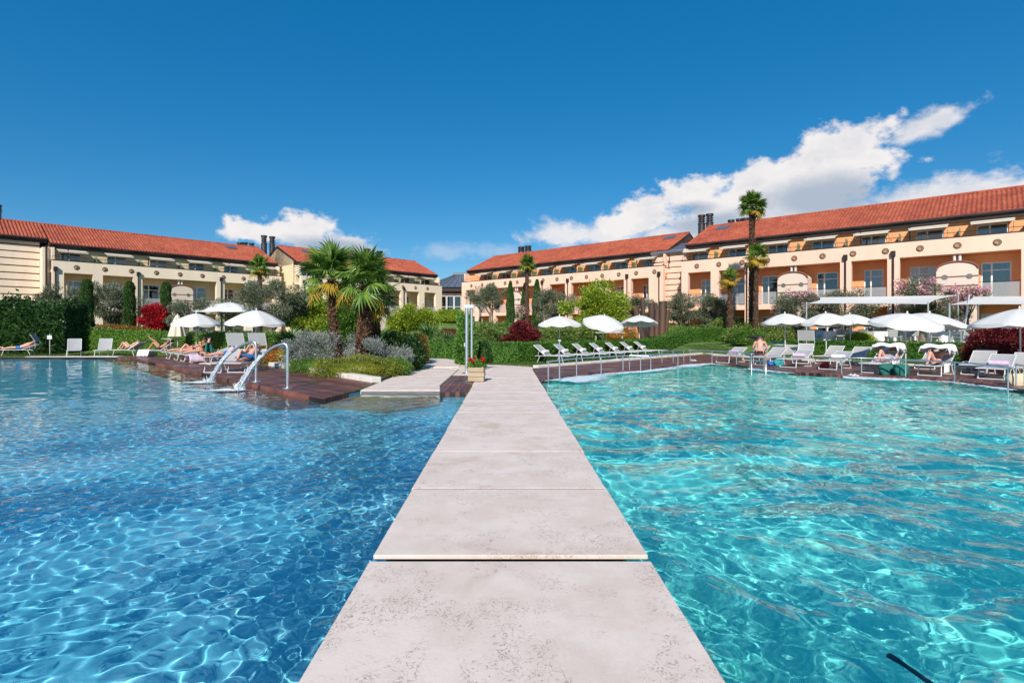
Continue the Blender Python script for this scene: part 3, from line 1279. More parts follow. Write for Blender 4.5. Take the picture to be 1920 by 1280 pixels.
# ---- walkway of large slabs
WX0, WX1 = -.98, 1.03
wk = bpy.data.objects.new('walkway', None)
COL.objects.link(wk)
tag(wk, kind='structure')
JY = [3.876 + 1.667 * k for k in range(-3, 8)]
for i in range(len(JY) - 1):
    y0, y1 = JY[i] + (.05 if i == 3 else .009), JY[i + 1] - (.05 if i == 2 else .009)
    big = JY[i] < 3 or abs(JY[i] - 3.876) < .01
    o = MB().bx(WX0 + rnd.uniform(-.008, .008), WX1 + rnd.uniform(-.008, .008), y0 - (0 if i else .0), y1, -.035, rnd.uniform(-.003, .003)).obj('stone_slab', M['stone'], wk)
    bevel(o, .005, 1)
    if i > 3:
        MB().bx(WX0 + .02, WX1 - .02, JY[i] - .0085, JY[i] + .0085, -.03, -.0035).obj('dark_joint_strip', M['rust'], wk)  # dark strip added in each narrow joint to draw a dark line
# narrow wall the slabs stand on
wm = mat('grey_pool_wall', (.16, .17, .18), .8, .15, 3)
MB().bx(-.9, .9, -11, 15.6, -1.2, -.16).obj('support_wall', wm, wk)
# far end: narrower boards of stone
y = JY[-1] + .02
for k in range(8):
    d = .78
    o = MB().bx(WX0 - .02, WX1, y, y + d - .02, -.2, rnd.uniform(-.002, .002)).obj('stone_slab', M['stone'], wk)
    bevel(o, .008)
    y += d
# path crossing at the end and patio to the left
pt = bpy.data.objects.new('patio', None)
COL.objects.link(pt)
tag(pt, kind='structure')
for k in range(4):
    yy = y + k * .62
    if yy > 24.4:
        break
    o = MB().bx(-2.3, 1.08, yy, yy + .6, -.2, .0).obj('stone_slab', M['stone'], pt)
yy = 14.5
while yy < 21.8:
    for (xa, xb) in ((-3.92, -1.78 if yy < 15.2 else -1.95),):
        sh = (yy - 14.5) / 7.5 * .12
        o = MB().bx(xa + sh, xb, yy - (.06 if yy < 14.6 else 0), yy + 1.02, -.045, -.01 + rnd.uniform(-.002, .002)).obj('paving_slab', M['stone'], pt)
        bevel(o, .006)
    yy += 1.03
MB().bx(-3.9, -1.72, 14.45, 14.6, -.4, -.047).obj('support_wall', wm, pt)
for k in range(3):
    MB().bx(-1.9, -1.0, 18.72 + k * 1.0, 19.7 + k * 1.0, -.14, -.005).obj('paving_slab', M['stone'], pt)
path2 = [(-3.6, 22.6), (-2.0, 22.6), (-2.2, 26.5), (-3.2, 28.5), (-9, 30.0), (-9.2, 28.2), (-4.5, 27.0), (-3.9, 25.0)]
tag(MB().prism(path2, -.1, .03).obj('garden_path', M['stone']), kind='structure')

# ---- foam where the water boils over the pool edge
def foam_mat():
    m = bpy.data.materials.new('white_foam')
    m.use_nodes = True
    n, l = m.node_tree.nodes, m.node_tree.links
    b = n['Principled BSDF']
    b.inputs['Base Color'].default_value = (.62, .72, .76, 1)
    b.inputs['Roughness'].default_value = .5
    g = n.new('ShaderNodeNewGeometry')
    z = n.new('ShaderNodeTexNoise')
    z.inputs['Scale'].default_value = 5
    z.inputs['Detail'].default_value = 8
    z.inputs['Roughness'].default_value = .7
    l.new(g.outputs['Position'], z.inputs['Vector'])
    at_ = n.new('ShaderNodeAttribute')
    at_.attribute_name = 'dens'
    a = n.new('ShaderNodeMath')
    a.operation = 'ADD'
    l.new(z.outputs['Fac'], a.inputs[0])
    l.new(at_.outputs['Fac'], a.inputs[1])
    r = n.new('ShaderNodeMapRange')
    r.inputs['From Min'].default_value = .75
    r.inputs['From Max'].default_value = 1.1
    l.new(a.outputs[0], r.inputs['Value'])
    l.new(r.outputs[0], b.inputs['Alpha'])
    return m


M['foam'] = foam_mat()


def foam_strip(path, w, nm='pool_foam', inner=1):
    nseg = []
    for i in range(len(path) - 1):
        a, b = Vector(path[i]), Vector(path[i + 1])
        k = max(2, int((b - a).length / .09))
        nseg += [a.lerp(b, j / k) for j in range(k)]
    n = len(nseg)
    nw = 14
    V, F, A = [], [], []
    for i, p in enumerate(nseg):
        lo, hi = max(0, i - 9), min(n - 1, i + 9)
        d = (nseg[hi] - nseg[lo]).normalized()
        q = Vector((d.y, -d.x)) * inner
        ww = w * (1 + .35 * math.sin(i * .08) + .25 * math.sin(i * .031 + 2))
        for j in range(nw):
            t = j / (nw - 1)
            s_ = p + q * (t * ww - .08)
            z = Z_W + .02 + .05 * math.exp(-((t - .35) / .3) ** 2) * (.6 + .8 * rnd.random()) + .008 * rnd.random()
            V.append((s_.x, s_.y, z))
            A.append(.95 * math.exp(-((t - .3) / .33) ** 2) * (.75 + .25 * math.sin(i * .11 + 1)))
    for i in range(n - 1):
        for j in range(nw - 1):
            F.append((i * nw + j, i * nw + j + 1, (i + 1) * nw + j + 1, (i + 1) * nw + j))
    me = npmesh(nm, V, F, M['foam'], True)
    at_ = me.attributes.new('dens', 'FLOAT', 'POINT')
    at_.data.foreach_set('value', np.array(A, np.float32))
    return tag(mk(nm, me), kind='stuff')


foam_strip(right_edge[1:6] + [(8.3, 25.2), (9.9, 26.0), (10.4, 24.6)], 1.7)
foam_strip([(10.3, 22.6), (10.95, 20.1)], .7)
foam_strip([(11.9, 19.1), (13.45, 18.2), (14.3, 17.0), (14.15, 15.8), (14.0, 14.6)], 1.25)
# ================================================================== BUILDINGS
def shell(mb, x0, x1, z0, z1, y, th, holes):
    """a wall of thickness th (front face at y, back at y+th) with rectangular openings"""
    xs = sorted(set([x0, x1] + [h for q in holes for h in q[:2]]))
    zs = sorted(set([z0, z1] + [h for q in holes for h in q[2:]]))
    xs = [v for v in xs if x0 <= v <= x1]
    zs = [v for v in zs if z0 <= v <= z1]
    inh = lambda a, b: any(q[0] < a < q[1] and q[2] < b < q[3] for q in holes)
    for i in range(len(xs) - 1):
        for j in range(len(zs) - 1):
            a, b, c, d = xs[i], xs[i + 1], zs[j], zs[j + 1]
            if inh((a + b) / 2, (c + d) / 2):
                continue
            mb.add([(a, y, c), (b, y, c), (b, y, d), (a, y, d)], [(0, 1, 2, 3)])
            mb.add([(a, y + th, c), (b, y + th, c), (b, y + th, d), (a, y + th, d)], [(3, 2, 1, 0)])
    for (a, b, c, d) in holes:
        q = [(a, y, c), (b, y, c), (b, y, d), (a, y, d), (a, y + th, c), (b, y + th, c), (b, y + th, d), (a, y + th, d)]
        mb.add(q, [(0, 4, 5, 1), (1, 5, 6, 2), (2, 6, 7, 3), (3, 7, 4, 0)])
    q = [(x0, y, z0), (x1, y, z0), (x1, y, z1), (x0, y, z1), (x0, y + th, z0), (x1, y + th, z0), (x1, y + th, z1), (x0, y + th, z1)]
    mb.add(q, [(0, 1, 5, 4), (1, 2, 6, 5), (2, 3, 7, 6), (3, 0, 4, 7)])
    return mb


def window(parent, x0, x1, z0, z1, y, mull=(.5,), trans=(), frame='white_frame', curt=True):
    """frame with pane and curtain; y is the front of the frame"""
    f = .085
    mb = MB()
    mb.bx(x0, x0 + f, y, y + .07, z0, z1).bx(x1 - f, x1, y, y + .07, z0, z1)
    mb.bx(x0 + f, x1 - f, y, y + .07, z0, z0 + f).bx(x0 + f, x1 - f, y, y + .07, z1 - f, z1)
    for q in mull:
        c = x0 + (x1 - x0) * q
        mb.bx(c - .045, c + .045, y - .004, y + .066, z0 + f, z1 - f)
    for q in trans:
        c = z0 + (z1 - z0) * q
        mb.bx(x0 + f, x1 - f, y + .004, y + .06, c - .03, c + .03)
    w = mb.obj('window', M[frame], parent)
    MB().add([(x0 + .02, y + .035, z0 + .02), (x1 - .02, y + .035, z0 + .02), (x1 - .02, y + .035, z1 - .02), (x0 + .02, y + .035, z1 - .02)], [(0, 1, 2, 3)]).obj('pane', M['glass'], w)
    if curt:
        cb = MB()
        k = 22
        vs = []
        for i in range(k + 1):
            xx = x0 + (x1 - x0) * i / k
            yy = y + .2 + .03 * math.sin(i * 1.9)
            vs += [(xx, yy, z0), (xx, yy, z1)]
        op = rnd.choice([0, 0, 7, 12, 30])
        for rg_ in (range(0, 8 if op else k), range(8 + op, k if op else 0)):
            if len(rg_):
                cb = MB().add(vs, [(2 * i, 2 * i + 2, 2 * i + 3, 2 * i + 1) for i in rg_], True)
                cb.obj('curtain', M['curtain'], w)
    return w


COLN = {}


def tile_column(ln, pitch):
    key = (round(ln, 2), round(pitch, 3))
    if key in COLN:
        return COLN[key]
    mb = MB()
    w = .25
    rows = int(ln / .38)
    st = ln / rows
    for i in range(rows):
        u0, u1 = i * st, (i + 1) * st + .03
        vs = []
        prof = [(-w / 2, .0), (-w * .36, .0), (-w * .22, .075), (0, .105), (w * .22, .075), (w * .36, .0), (w / 2, .0)]
        for (u, dz) in ((u0, .022), (u1, .0)):
            for (x, z) in prof:
                vs.append((x, u * math.cos(pitch), u * math.sin(pitch) + z + dz))
        n = len(prof)
        mb.add(vs, [(k, k + 1, n + k + 1, n + k) for k in range(n - 1)], True)
        # little butt end
        mb.add([vs[1], vs[2], vs[3], vs[4], vs[5]], [(0, 1, 2, 3, 4)])
    me = mb.mesh('roof_tile_course', M['tiles'])
    COLN[key] = me
    return me


EAVE_Y, EAVE_Z, RIDGE_Y, RIDGE_Z = .9, 9.14, 5.9, 11.42
WLO, WUP = 1.6, 1.3
PITCH = math.atan2(RIDGE_Z - EAVE_Z, RIDGE_Y - EAVE_Y)


def roof(t, xa, xb, ey=EAVE_Y, ez=EAVE_Z, individual=True, sky_x=()):
    """tiled roof, fascia, gutter, soffit between local x = xa..xb"""
    ln = math.hypot(RIDGE_Y - ey, RIDGE_Z - ez)
    r = MB()
    ry2 = RIDGE_Y * 2 - .8
    # closed body under the tiles
    P = [(ey + .05, ez - .05), (RIDGE_Y, RIDGE_Z - .05), (ry2, EAVE_Z - .05), (ry2, EAVE_Z - .25), (ey + .05, ez - .25)]
    vs = [(xa, p[0], p[1]) for p in P] + [(xb, p[0], p[1]) for p in P]
    n = len(P)
    r.add(vs, [tuple(range(n)), tuple(reversed(range(n, 2 * n)))] + [(i, n + i, n + (i + 1) % n, (i + 1) % n) for i in range(n)])
    ro = r.obj('roof', M['brown_metal'], t)
    me = tile_column(ln + .04, PITCH)
    k = int((xb - xa) / .25)
    st = (xb - xa) / k
    if individual and k <= 290:
        for i in range(k):
            mk('roof_tile_course', me, ro, (xa + st * (i + .5), ey, ez - .03))
    else:
        vs, fs = [], []
        src = [v.co.copy() for v in me.vertices]
        pf = [tuple(p.vertices) for p in me.polygons]
        mb = MB()
        for i in range(k):
            mb.add([(v.x + xa + st * (i + .5), v.y + ey, v.z + ez - .03) for v in src], pf, True)
        tag(mb.obj('roof_tiles', M['tiles'], ro), kind='stuff')
    # back slope
    MB().add([(xa, RIDGE_Y, RIDGE_Z + .02), (xb, RIDGE_Y, RIDGE_Z + .02), (xb, ry2, EAVE_Z), (xa, ry2, EAVE_Z)], [(0, 1, 2, 3)]).obj('back_slope', M['tiles'], ro)
    # ridge caps
    MB().tube([(xa, RIDGE_Y, RIDGE_Z + .01), (xb, RIDGE_Y, RIDGE_Z + .01)], .11, 8).obj('ridge_tile', M['tiles'], ro)
    g = MB()
    g.bx(xa - .02, xb + .02, ey + .1, ey + .16, ez - .42, ez - .06)
    g.tube([(xa - .05, ey - .02, ez - .1), (xb + .05, ey - .02, ez - .1)], .085, 8)
    g.obj('gutter', M['brown_metal'], t)
    MB().bx(xa, xb, ey + .165, ey + .9, ez - .352, ez - .30).obj('soffit', M['brown_metal'], t)
    for sx in sky_x:
        y_ = RIDGE_Y - 1.3
        Mx = Matrix.Translation((sx, y_, ez + (y_ - ey) * math.tan(PITCH) + .1)) @ Matrix.Rotation(PITCH, 4, 'X')
        MB().box((0, 0, 0), (1.1, .9, .1), Mx).obj('skylight', M['zinc'], ro)
    return ro


def flue(t, x, y, z, h, r=.28, name='chimney'):
    mb = MB()
    mb.tube([(x, y, z - .6), (x, y, z + h * .62)], r, 16)
    mb.tube([(x, y, z + h * .62), (x, y, z + h * .66)], r * 1.12, 16)
    for k in range(3):
        zz = z + h * (.72 + .09 * k)
        mb.tube([(x, y, zz), (x, y, zz + h * .035)], r * 1.05, 16)
    mb.tube([(x, y, z + h * .62), (x, y, z + h * .97)], r * .72, 12)
    mb.tube([(x, y, z + h * .95), (x, y, z + h)], r * 1.1, 16)
    o = mb.obj(name, M['chimney'], t)
    return o


def section(name, label, P0, rz, sg, s0, s1, opens, vents, wins, pipes, wide, cols, indiv=True, lowz=0.3, skyl=(), roof_ext=(0, 0)):
    t = thing(name, label, 'building', (P0[0], P0[1], 0), rz)
    X = lambda s: sg * s
    xa, xb = sorted((X(s0), X(s1)))
    wf, wb = M[cols[0]], M[cols[1]]
    F1, SOF, F2, PAR = 3.55, 6.5, 6.8, 7.56
    # colonnade
    mb = MB()
    holes = []
    for (a, b) in opens:
        a, b = sorted((X(a), X(b)))
        holes.append((a, b, F1, SOF))
        holes.append((a, b, lowz, 3.15))
    shell(mb, xa, xb, lowz - .2, PAR, 0, .42, holes)
    mb.obj('colonnade_wall', wf, t)
    MB().bx(xa, xb, .43, WLO - .002, 3.18, F1 - .01).obj('balcony_floor', wf, t)
    MB().bx(xa, xb, .43, WLO + .2, SOF + .02, F2).obj('terrace_floor', wb, t)
    cp = MB().bx(xa - .03, xb + .03, -.04, .46, PAR + .002, PAR + .05)
    cp.obj('parapet_coping', M['brown_metal'], t)
    rl = MB()
    rl.tube([(xa, .2, PAR + .36), (xb, .2, PAR + .36)], .022, 6)
    k = max(2, int((xb - xa) / 1.6))
    for i in range(k + 1):
        q = xa + (xb - xa) * i / k
        rl.tube([(q, .2, PAR + .05), (q, .2, PAR + .36)], .014, 5)
    rl.obj('parapet_rail', M['brown_metal'], t)
    # main wall with window openings
    holes = []
    wl_ = []
    for s in wins:
        c = X(s)
        w2 = .78
        holes.append((c - w2, c + w2, F2 + .02, 8.42))
        wl_.append((c - w2, c + w2, F2 + .02, 8.42, 'up'))
    for (a, b) in opens:
        a, b = sorted((X(a), X(b)))
        if b - a > 4:
            cs = [a + 1.15, b - 1.15]
        else:
            cs = [(a + b) / 2 + .05]
        for c in cs:
            w2 = .74 if b - a > 4 else .6
            holes.append((c - w2, c + w2, F1 + .02, 5.95))
            wl_.append((c - w2, c + w2, F1 + .02, 5.95, 'mid'))
            holes.append((c - w2, c + w2, lowz + .1, 2.6))
            wl_.append((c - w2, c + w2, lowz + .1, 2.6, 'low'))
    mb = MB()
    shell(mb, xa, xb, lowz - .2, SOF, WLO, .25, [h for h in holes if h[3] < 6.6])
    shell(mb, xa, xb, F2, 8.78, WUP, .25, [h for h in holes if h[3] > 6.6])
    # end gables and rear wall
    for q in (xa, xb):
        e = .2 if q == xa else -.2
        P = [(1.86, lowz - .2), (10.6, lowz - .2), (10.6, 8.85), (RIDGE_Y, RIDGE_Z - .35), (1.86, 9.3)]
        vs = [(q, p[0], p[1]) for p in P] + [(q + e, p[0], p[1]) for p in P]
        n = 5
        mb.add(vs, [tuple(range(n)), tuple(reversed(range(n, 2 * n)))] + [(i, n + i, n + (i + 1) % n, (i + 1) % n) for i in range(n)])
    mb.bx(xa + .2, xb - .2, 10.4, 10.6, lowz - .2, 8.85)
    mb.obj('main_wall', wb, t)
    # upper end strip wall closing the terrace
    for q in (xa + .01, xb - .21):
        MB().bx(q, q + .2, .43, WUP - .01, PAR + .06, 8.7).obj('end_wall', wf, t)
    for (a, b, c, d, kd) in wl_:
        if kd == 'up':
            window(t, a, b, c, d, WUP + .08, (.42,))
        elif kd == 'mid':
            window(t, a, b, c, d, WLO + .08, (.36,), (.78,))
        else:
            window(t, a, b, c, d, WLO + .08, (.5,), (.6,))
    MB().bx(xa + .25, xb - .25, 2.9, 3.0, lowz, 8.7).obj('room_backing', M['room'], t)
    # awnings
    for s in wins:
        c = X(s)
        aw = MB()
        w2 = 1.04
        z0, z1, y0, y1 = 8.7, 8.43, WUP - .01, .1
        aw.add([(c - w2, y0, z0), (c + w2, y0, z0), (c + w2, y1, z1), (c - w2, y1, z1), (c - w2, y0, z0 - .03), (c + w2, y0, z0 - .03), (c + w2, y1, z1 - .03), (c - w2, y1, z1 - .03)],
               [(0, 3, 2, 1), (4, 5, 6, 7), (0, 1, 5, 4), (1, 2, 6, 5), (3, 0, 4, 7)])
        aw.bx(c - w2, c + w2, y1 - .02, y1, z1 - .12, z1)
        a_ = aw.obj('awning', M['cream_canvas'], t)
        MB().tube([(c - w2 - .02, y1 - .01, z1), (c + w2 + .02, y1 - .01, z1)], .035, 6).tube([(c - w2 + .05, WUP - .03, 7.9), (c - w2 + .05, y1 + .02, z1 - .03)], .015, 5).tube(
            [(c + w2 - .05, WUP - .03, 7.9), (c + w2 - .05, y1 + .02, z1 - .03)], .015, 5).obj('awning_arm', M['alu'], a_)
    ws = sorted(wins)
    for i in range(len(ws) - 1):
        c = X((ws[i] + ws[i + 1]) / 2)
        dv = MB().bx(c - .03, c + .03, .45, WUP - .01, F2 + .01, 8.25)
        dv.obj('balcony_divider', M['divider'], t)
    # round vents
    for s in vents:
        c = X(s)
        z = 7.02
        ring = MB()
        n = 20
        vs = []
        for r_, y_ in ((.215, -.012), (.19, -.012), (.19, .06)):
            for k_ in range(n):
                a = 2 * math.pi * k_ / n
                vs.append((c + r_ * math.cos(a), y_ - .01, z + r_ * math.sin(a)))
        ring.add(vs, [(q * n + k_, q * n + (k_ + 1) % n, (q + 1) * n + (k_ + 1) % n, (q + 1) * n + k_) for q in range(2) for k_ in range(n)])
        v_ = ring.obj('round_vent', M['brown_metal'], t)
        dsk = MB()
        dsk.add([(c + .19 * math.cos(2 * math.pi * k_ / n), -.004, z + .19 * math.sin(2 * math.pi * k_ / n)) for k_ in range(n)], [tuple(range(n))])
        for k_ in range(5):
            dsk.bx(c - .17 + .01, c + .17 - .01, -.03, -.012, z - .13 + k_ * .06, z - .105 + k_ * .06)
        dsk.obj('grille', M['vent_tan'], v_)
        sc = MB()
        sc.sphere((c - .05, -.01, z - .05), (.12, .07, .11), 12, 8)
        sc.obj('vent_hood', M['vent_tan'], v_)
    # downpipes
    for s in pipes:
        c = X(s)
        p = MB().tube([(c, -.09, lowz - .1), (c, -.09, 6.75)], .055, 8)
        p.bx(c - .13, c + .13, -.22, -.005, 6.62, 6.98)
        p.obj('downpipe', M['brown_metal'], t)
        MB().tube([(c + .9, .12, 8.7), (c + .9, .3, 7.7)], .05, 8).obj('downpipe', M['brown_metal'], t)
    # railings + arched blocks
    for (a, b) in opens:
        a, b = sorted((X(a), X(b)))
        spans = [(a, b)]
        if b - a > 4:
            c = (a + b) / 2
            spans = [(a, c - 1.08), (c + 1.08, b)]
            bl = MB()
            pr = [(c - 1.05, lowz), (c + 1.05, lowz), (c + 1.05, 5.45)] + [(c + 1.05 * math.cos(q), 5.45 + .5 * math.sin(q)) for q in np.linspace(0.12, math.pi - .12, 12)] + [(c - 1.05, 5.45)]
            vs = [(p[0], -.12, p[1]) for p in pr] + [(p[0], 1.2, p[1]) for p in pr]
            n = len(pr)
            bl.add(vs, [tuple(range(n)), tuple(reversed(range(n, 2 * n)))] + [(i, n + i, n + (i + 1) % n, (i + 1) % n) for i in range(n)])
            blk = bl.obj('arched_block', M['white_wall'], t)
            jb = MB()
            for zz in (3.75, 4.35, 4.95):
                jb.bx(c - 1.055, c + 1.055, -.126, -.05, zz, zz + .09)
            tr_ = [(p[0], -.13, p[1] + .03) for p in pr[2:-1]] + [(pr[-1][0], -.13, pr[-1][1])]
            jb.tube(tr_, .07, 6)
            jb.obj('joint_band', M['red_joint'], blk)
            for dx in (-.62, .62):
                hb = MB()
                n = 16
                hb.add([(c + dx + .17 * math.cos(2 * math.pi * k_ / n), -.134, 4.98 + .17 * math.sin(2 * math.pi * k_ / n)) for k_ in range(n)], [tuple(range(n))])
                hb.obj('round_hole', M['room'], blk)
            MB().tube([(c - .14, .25, 5.8), (c - .14, .25, 6.49)], .085, 10).tube([(c + .14, .25, 5.8), (c + .14, .25, 6.49)], .085, 10).obj('vent_pipe', M['alu'], blk)
        for (p, q) in spans:
            gl = MB().bx(p + .02, q - .02, .12, .135, F1 + .08, F1 + .98)
            rr = gl.obj('balcony_panel', M['frosted'], t)
            MB().tube([(p, .1, F1 + 1.05), (q, .1, F1 + 1.05)], .022, 6).obj('handrail', M['chimney'], rr)
            MB().tube([(p, .1, F1 + .05), (q, .1, F1 + .05)], .016, 6).obj('bottom_rail', M['chimney'], rr)
    roof(t, xa - (roof_ext[0] if sg > 0 else roof_ext[1]), xb + (roof_ext[1] if sg > 0 else roof_ext[0]), individual=indiv, sky_x=[X(q) for q in skyl])
    return t


def connector(label, P0, rz, sg, s0, s1, y, cols, zt=8.9, flues=()):
    """recessed banded stair block between two sections, zinc roof"""
    t = thing('stair_block', label, 'building', (P0[0], P0[1], 0), rz)
    xa, xb = sorted((sg * s0, sg * s1))
    MB().bx(xa, xb, y + .05, y + 5, 0, zt).obj('core_wall', M['red_joint'], t)
    z = .3
    while z < zt - .3:
        bevel(MB().bx(xa, xb, y, y + .049, z, z + .46).obj('wall_course', M[cols], t), .008)
        z += .55
    MB().add([(xa, y - .3, zt), (xb, y - .3, zt), (xb, RIDGE_Y, 10.1), (xa, RIDGE_Y, 10.1), (xa, y - .3, zt - .15), (xb, y - .3, zt - .15), (xb, RIDGE_Y, 8.9), (xa, RIDGE_Y, 8.9)],
             [(0, 1, 2, 3), (4, 7, 6, 5), (0, 4, 5, 1), (0, 3, 7, 4), (1, 5, 6, 2)]).obj('zinc_roof', M['zinc'], t)
    for (s, yy, z_, h, r) in flues:
        flue(t, sg * s, yy, z_, h, r)
    return t


AZR = math.atan2(-.6729, .7396)   # right wing local x points right and towards us
AZL = math.atan2(.742, .670)
PR = (31.3, 33.3)
PRB = (31.3 + .6729 * 1.8, 33.3 + .7396 * 1.8)
PL = (-39.3, 46.6)
PLD = (-36.85, 44.4)

section('hotel_wing', 'long peach hotel wing nearest on the right, behind the tall palm', PR, AZR, -1, -9, 21.4,
        [(-8.3, -6.9), (-6.2, -.9 + .5), (-.37 + .0, 5.7)][2:] + [(-3.3, -1.1), (6.4, 8.55), (9.25, 15.6), (16.0, 18.1), (18.8, 20.8)],
        [.72 - 1.93, .72, 2.64, 4.58, 6.5, 8.44, 10.38, 12.3, 14.25, 16.2, 18.1, 20.0], [.95 - 3.22 * k for k in (1, 2)][::-1] + [.95 + 3.22 * k for k in range(7)],
        [6.05, 8.9, 15.8], None, ('peach_wall', 'orange_wall'), True, .3, (19.5,))
section('hotel_wing', 'peach hotel wing farther back, right of the glass pavilion', PRB, AZR, -1, 24, 51.8,
        [(25.5, 27.4), (28.2, 34.6), (35.4, 37.5), (39.4, 45.8), (46.6, 48.45), (49.4, 51.05)], [24.9 + 1.93 * k for k in range(14)], [26 + 3.2 * k for k in range(8)],
        [24.4, 27.8, 35, 38.5, 46.2], None, ('peach_wall', 'orange_wall'), False, .5, (25.5,))
section('hotel_wing', 'cream hotel wing nearest on the left, above the dark laurel hedge', PL, AZL, 1, 0, 20.2,
        [(.79, 2.83), (3.57, 5.9), (6.65, 13.28), (14.07, 16.2), (17.0, 19.3)], [1.67 + 2.05 * k for k in range(9)], [1.47 + 3.45 * k for k in range(6)],
        [-.0 + .2, 6.3, 13.7], None, ('cream_wall', 'yellow_wall'), True, .3, (16.5,))
section('hotel_wing', 'cream hotel wing farther back, behind the palm group and left of the glass pavilion', PLD, AZL, 1, 20.9, 41.5,
        [(21.7, 23.7), (24.5, 26.6), (28.1, 34.5), (35.4, 37.5), (38.4, 40.4)], [22.5 + 2.05 * k for k in range(9)], [22.4 + 3.45 * k for k in range(6)],
        [21.2, 27.3, 34.9], None, ('cream_wall', 'yellow_wall'), False, .5, (24,))
connector('banded peach stair block with twin flues between the two peach wings', PR, AZR, -1, 21.43, 25.6, 2.6, 'peach_wall', 8.9,
          ((22.3, 6.6, 10.4, 2.4, .33), (21.5, 6.6, 10.4, 2.4, .33), (20.3, 9., 10.0, 2.4, .3), (19.5, 9., 10.0, 2.4, .3), (18.9, 9., 10.0, 2.4, .3)))
connector('banded cream stair block with twin flues between the two cream wings', PL, AZL, 1, 20.23, 22.2, 1.6, 'cream_wall', 8.9,
          ((20.6, 5.4, 10.2, 2.7, .33), (21.6, 5.4, 10.2, 2.7, .33), (20.2, 8., 10.2, 2., .3), (19.4, 8., 10.2, 2., .3), (18.8, 8., 10.2, 1.9, .3)))
# far left banded tower block under its own tiles
tw = thing('stair_block', 'big banded cream block with tiled roof and one round flue at the far left', 'building', (PL[0], PL[1], 0), AZL)
MB().bx(-22, -.55, 2.45, 10.5, 0, 9.45).obj('core_wall', M['red_joint'], tw)
z = .3
while z < 9.2:
    bevel(MB().bx(-22, -.55, 2.35, 2.449, z, min(z + .52, 9.4)).obj('wall_course', M['cream_wall'], tw), .012)
    z += .62
MB().bx(-.54, -.06, .9, 2.4, .3, 8.7).obj('corner_strip', M['cream_wall'], tw)
MB().tube([(-.3, .8, .3), (-.3, .8, 8.8)], .07, 8).obj('downpipe', M['brown_metal'], tw)
roof(tw, -22, -.05, 2.3 - .35, EAVE_Z + (1.95 - .9) * math.tan(PITCH))
flue(tw, -3.2, RIDGE_Y + .2, RIDGE_Z - .2, 1.5, .5)
# neighbouring wing out of frame on the left that throws the slanting shadow on the banded wall
ow = thing('hotel_wing', 'cream hotel wing coming forward just outside the left edge', 'building', (PL[0], PL[1], 0), AZL)
MB().bx(-22, -9.5, -16, 2.3, 0, 9.0).obj('wall', M['cream_wall'], ow)
MB().add([(-22.5, -16.5, 9.02), (-9, -16.5, 9.02), (-9, 2.2, 9.02), (-22.5, 2.2, 9.02), (-15.7, -16.5, 11.3), (-15.7, 2.2, 11.3)], [(0, 4, 5, 3), (4, 1, 2, 5), (0, 1, 4), (3, 5, 2), (0, 3, 2, 1)]).obj('roof', M['tiles'], ow)
# flues on the far wings
ft = [o for o in COL.objects if o.name.startswith('hotel_wing')]
for o in ft:
    if 'right of the glass' in o['label']:
        flue(o, -48.2, 7.6, 11., 1.6, .42)
        flue(o, -47., 7.6, 11., 1.6, .42)
    if 'left of the glass' in o['label']:
        flue(o, 34.2, 7.2, 11., 1.6, .42)
        flue(o, 36.2, 7.2, 11., 1.5, .42)

# glass pavilion between the wings
gp = thing('glass_pavilion', 'glass walled pavilion with grey metal pyramid roof between the cream and peach wings', 'building', (-7.4, 88, gz(-7.4, 88)), R(4))
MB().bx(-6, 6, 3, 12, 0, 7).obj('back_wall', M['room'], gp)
MB().bx(-6.4, 6.4, -.4, 12, 6.9, 7.6).obj('eave', M['brown_metal'], gp)
MB().add([(-6.6, -.6, 7.6), (6.6, -.6, 7.6), (6.6, 12.6, 7.6), (-6.6, 12.6, 7.6), (-1.3, 4, 10), (1.3, 4, 10), (1.3, 8, 10), (-1.3, 8, 10)],
         [(0, 1, 5, 4), (1, 2, 6, 5), (2, 3, 7, 6), (3, 0, 4, 7), (4, 5, 6, 7), (0, 3, 2, 1)]).obj('roof', M['zinc'], gp)
sm = MB()
for k in range(-5, 6):
    sm.tube([(k * 1.15, -.6, 7.63), (k * .25, 4, 10.03)], .04, 4)
sm.obj('roof_seam', M['chimney'], gp)
MB().bx(-1.5, 1.5, 3.8, 8.2, 10, 10.4).obj('roof_lantern', M['zinc'], gp)
for k in range(10):
    x0 = -6 + 1.2 * k
    window(gp, x0 + .03, x0 + 1.17, 1.0, 6.2, 0, (), (.22, .44, .66), curt=False)
MB().bx(-6, 6, .0, .3, 0, 1.0).obj('plinth', M['white_wall'], gp)
MB().bx(-6, 6, -.02, .3, 6.22, 6.88).obj('beam', M['rust'], gp)
# ================================================================== VEGETATION
hedge('box_hedge', 'long clipped low hedge behind the row of seven loungers, curving away to the right',
      [(-1.3, 25.6), (.4, 25.8), (4.0, 29.2), (7.6, 32.9), (10.4, 35.8), (13.0, 39.4), (15.6, 40.6), (17.3, 38.5)], .8, .92, 'l_hedge', 420, .085, hvar=.04)
hedge('box_hedge', 'clipped low hedge in front of the dining terrace on the right', [(17.0, 32.2), (19.2, 29.4), (21.9, 26.2), (25.5, 21.5)], .8, .9, 'l_hedge', 420, .085, base=0.)
hedge('box_hedge', 'wide variegated hedge left of the umbrellas, second row behind the seven loungers', [(-2.8, 33.5), (1.0, 34.2), (4.2, 36.6), (6.2, 39.2)], 2.2, 1.35, 'l_varieg', 330, .11, rough=.07, hvar=.08)
hedge('box_hedge', 'dark green hedge behind the steel tube sculpture on the right', [(12.6, 45.6), (15.8, 45.2), (19.5, 43.6)], 1.4, 1.2, 'l_varieg', 260, .11, rough=.07, hvar=.1)
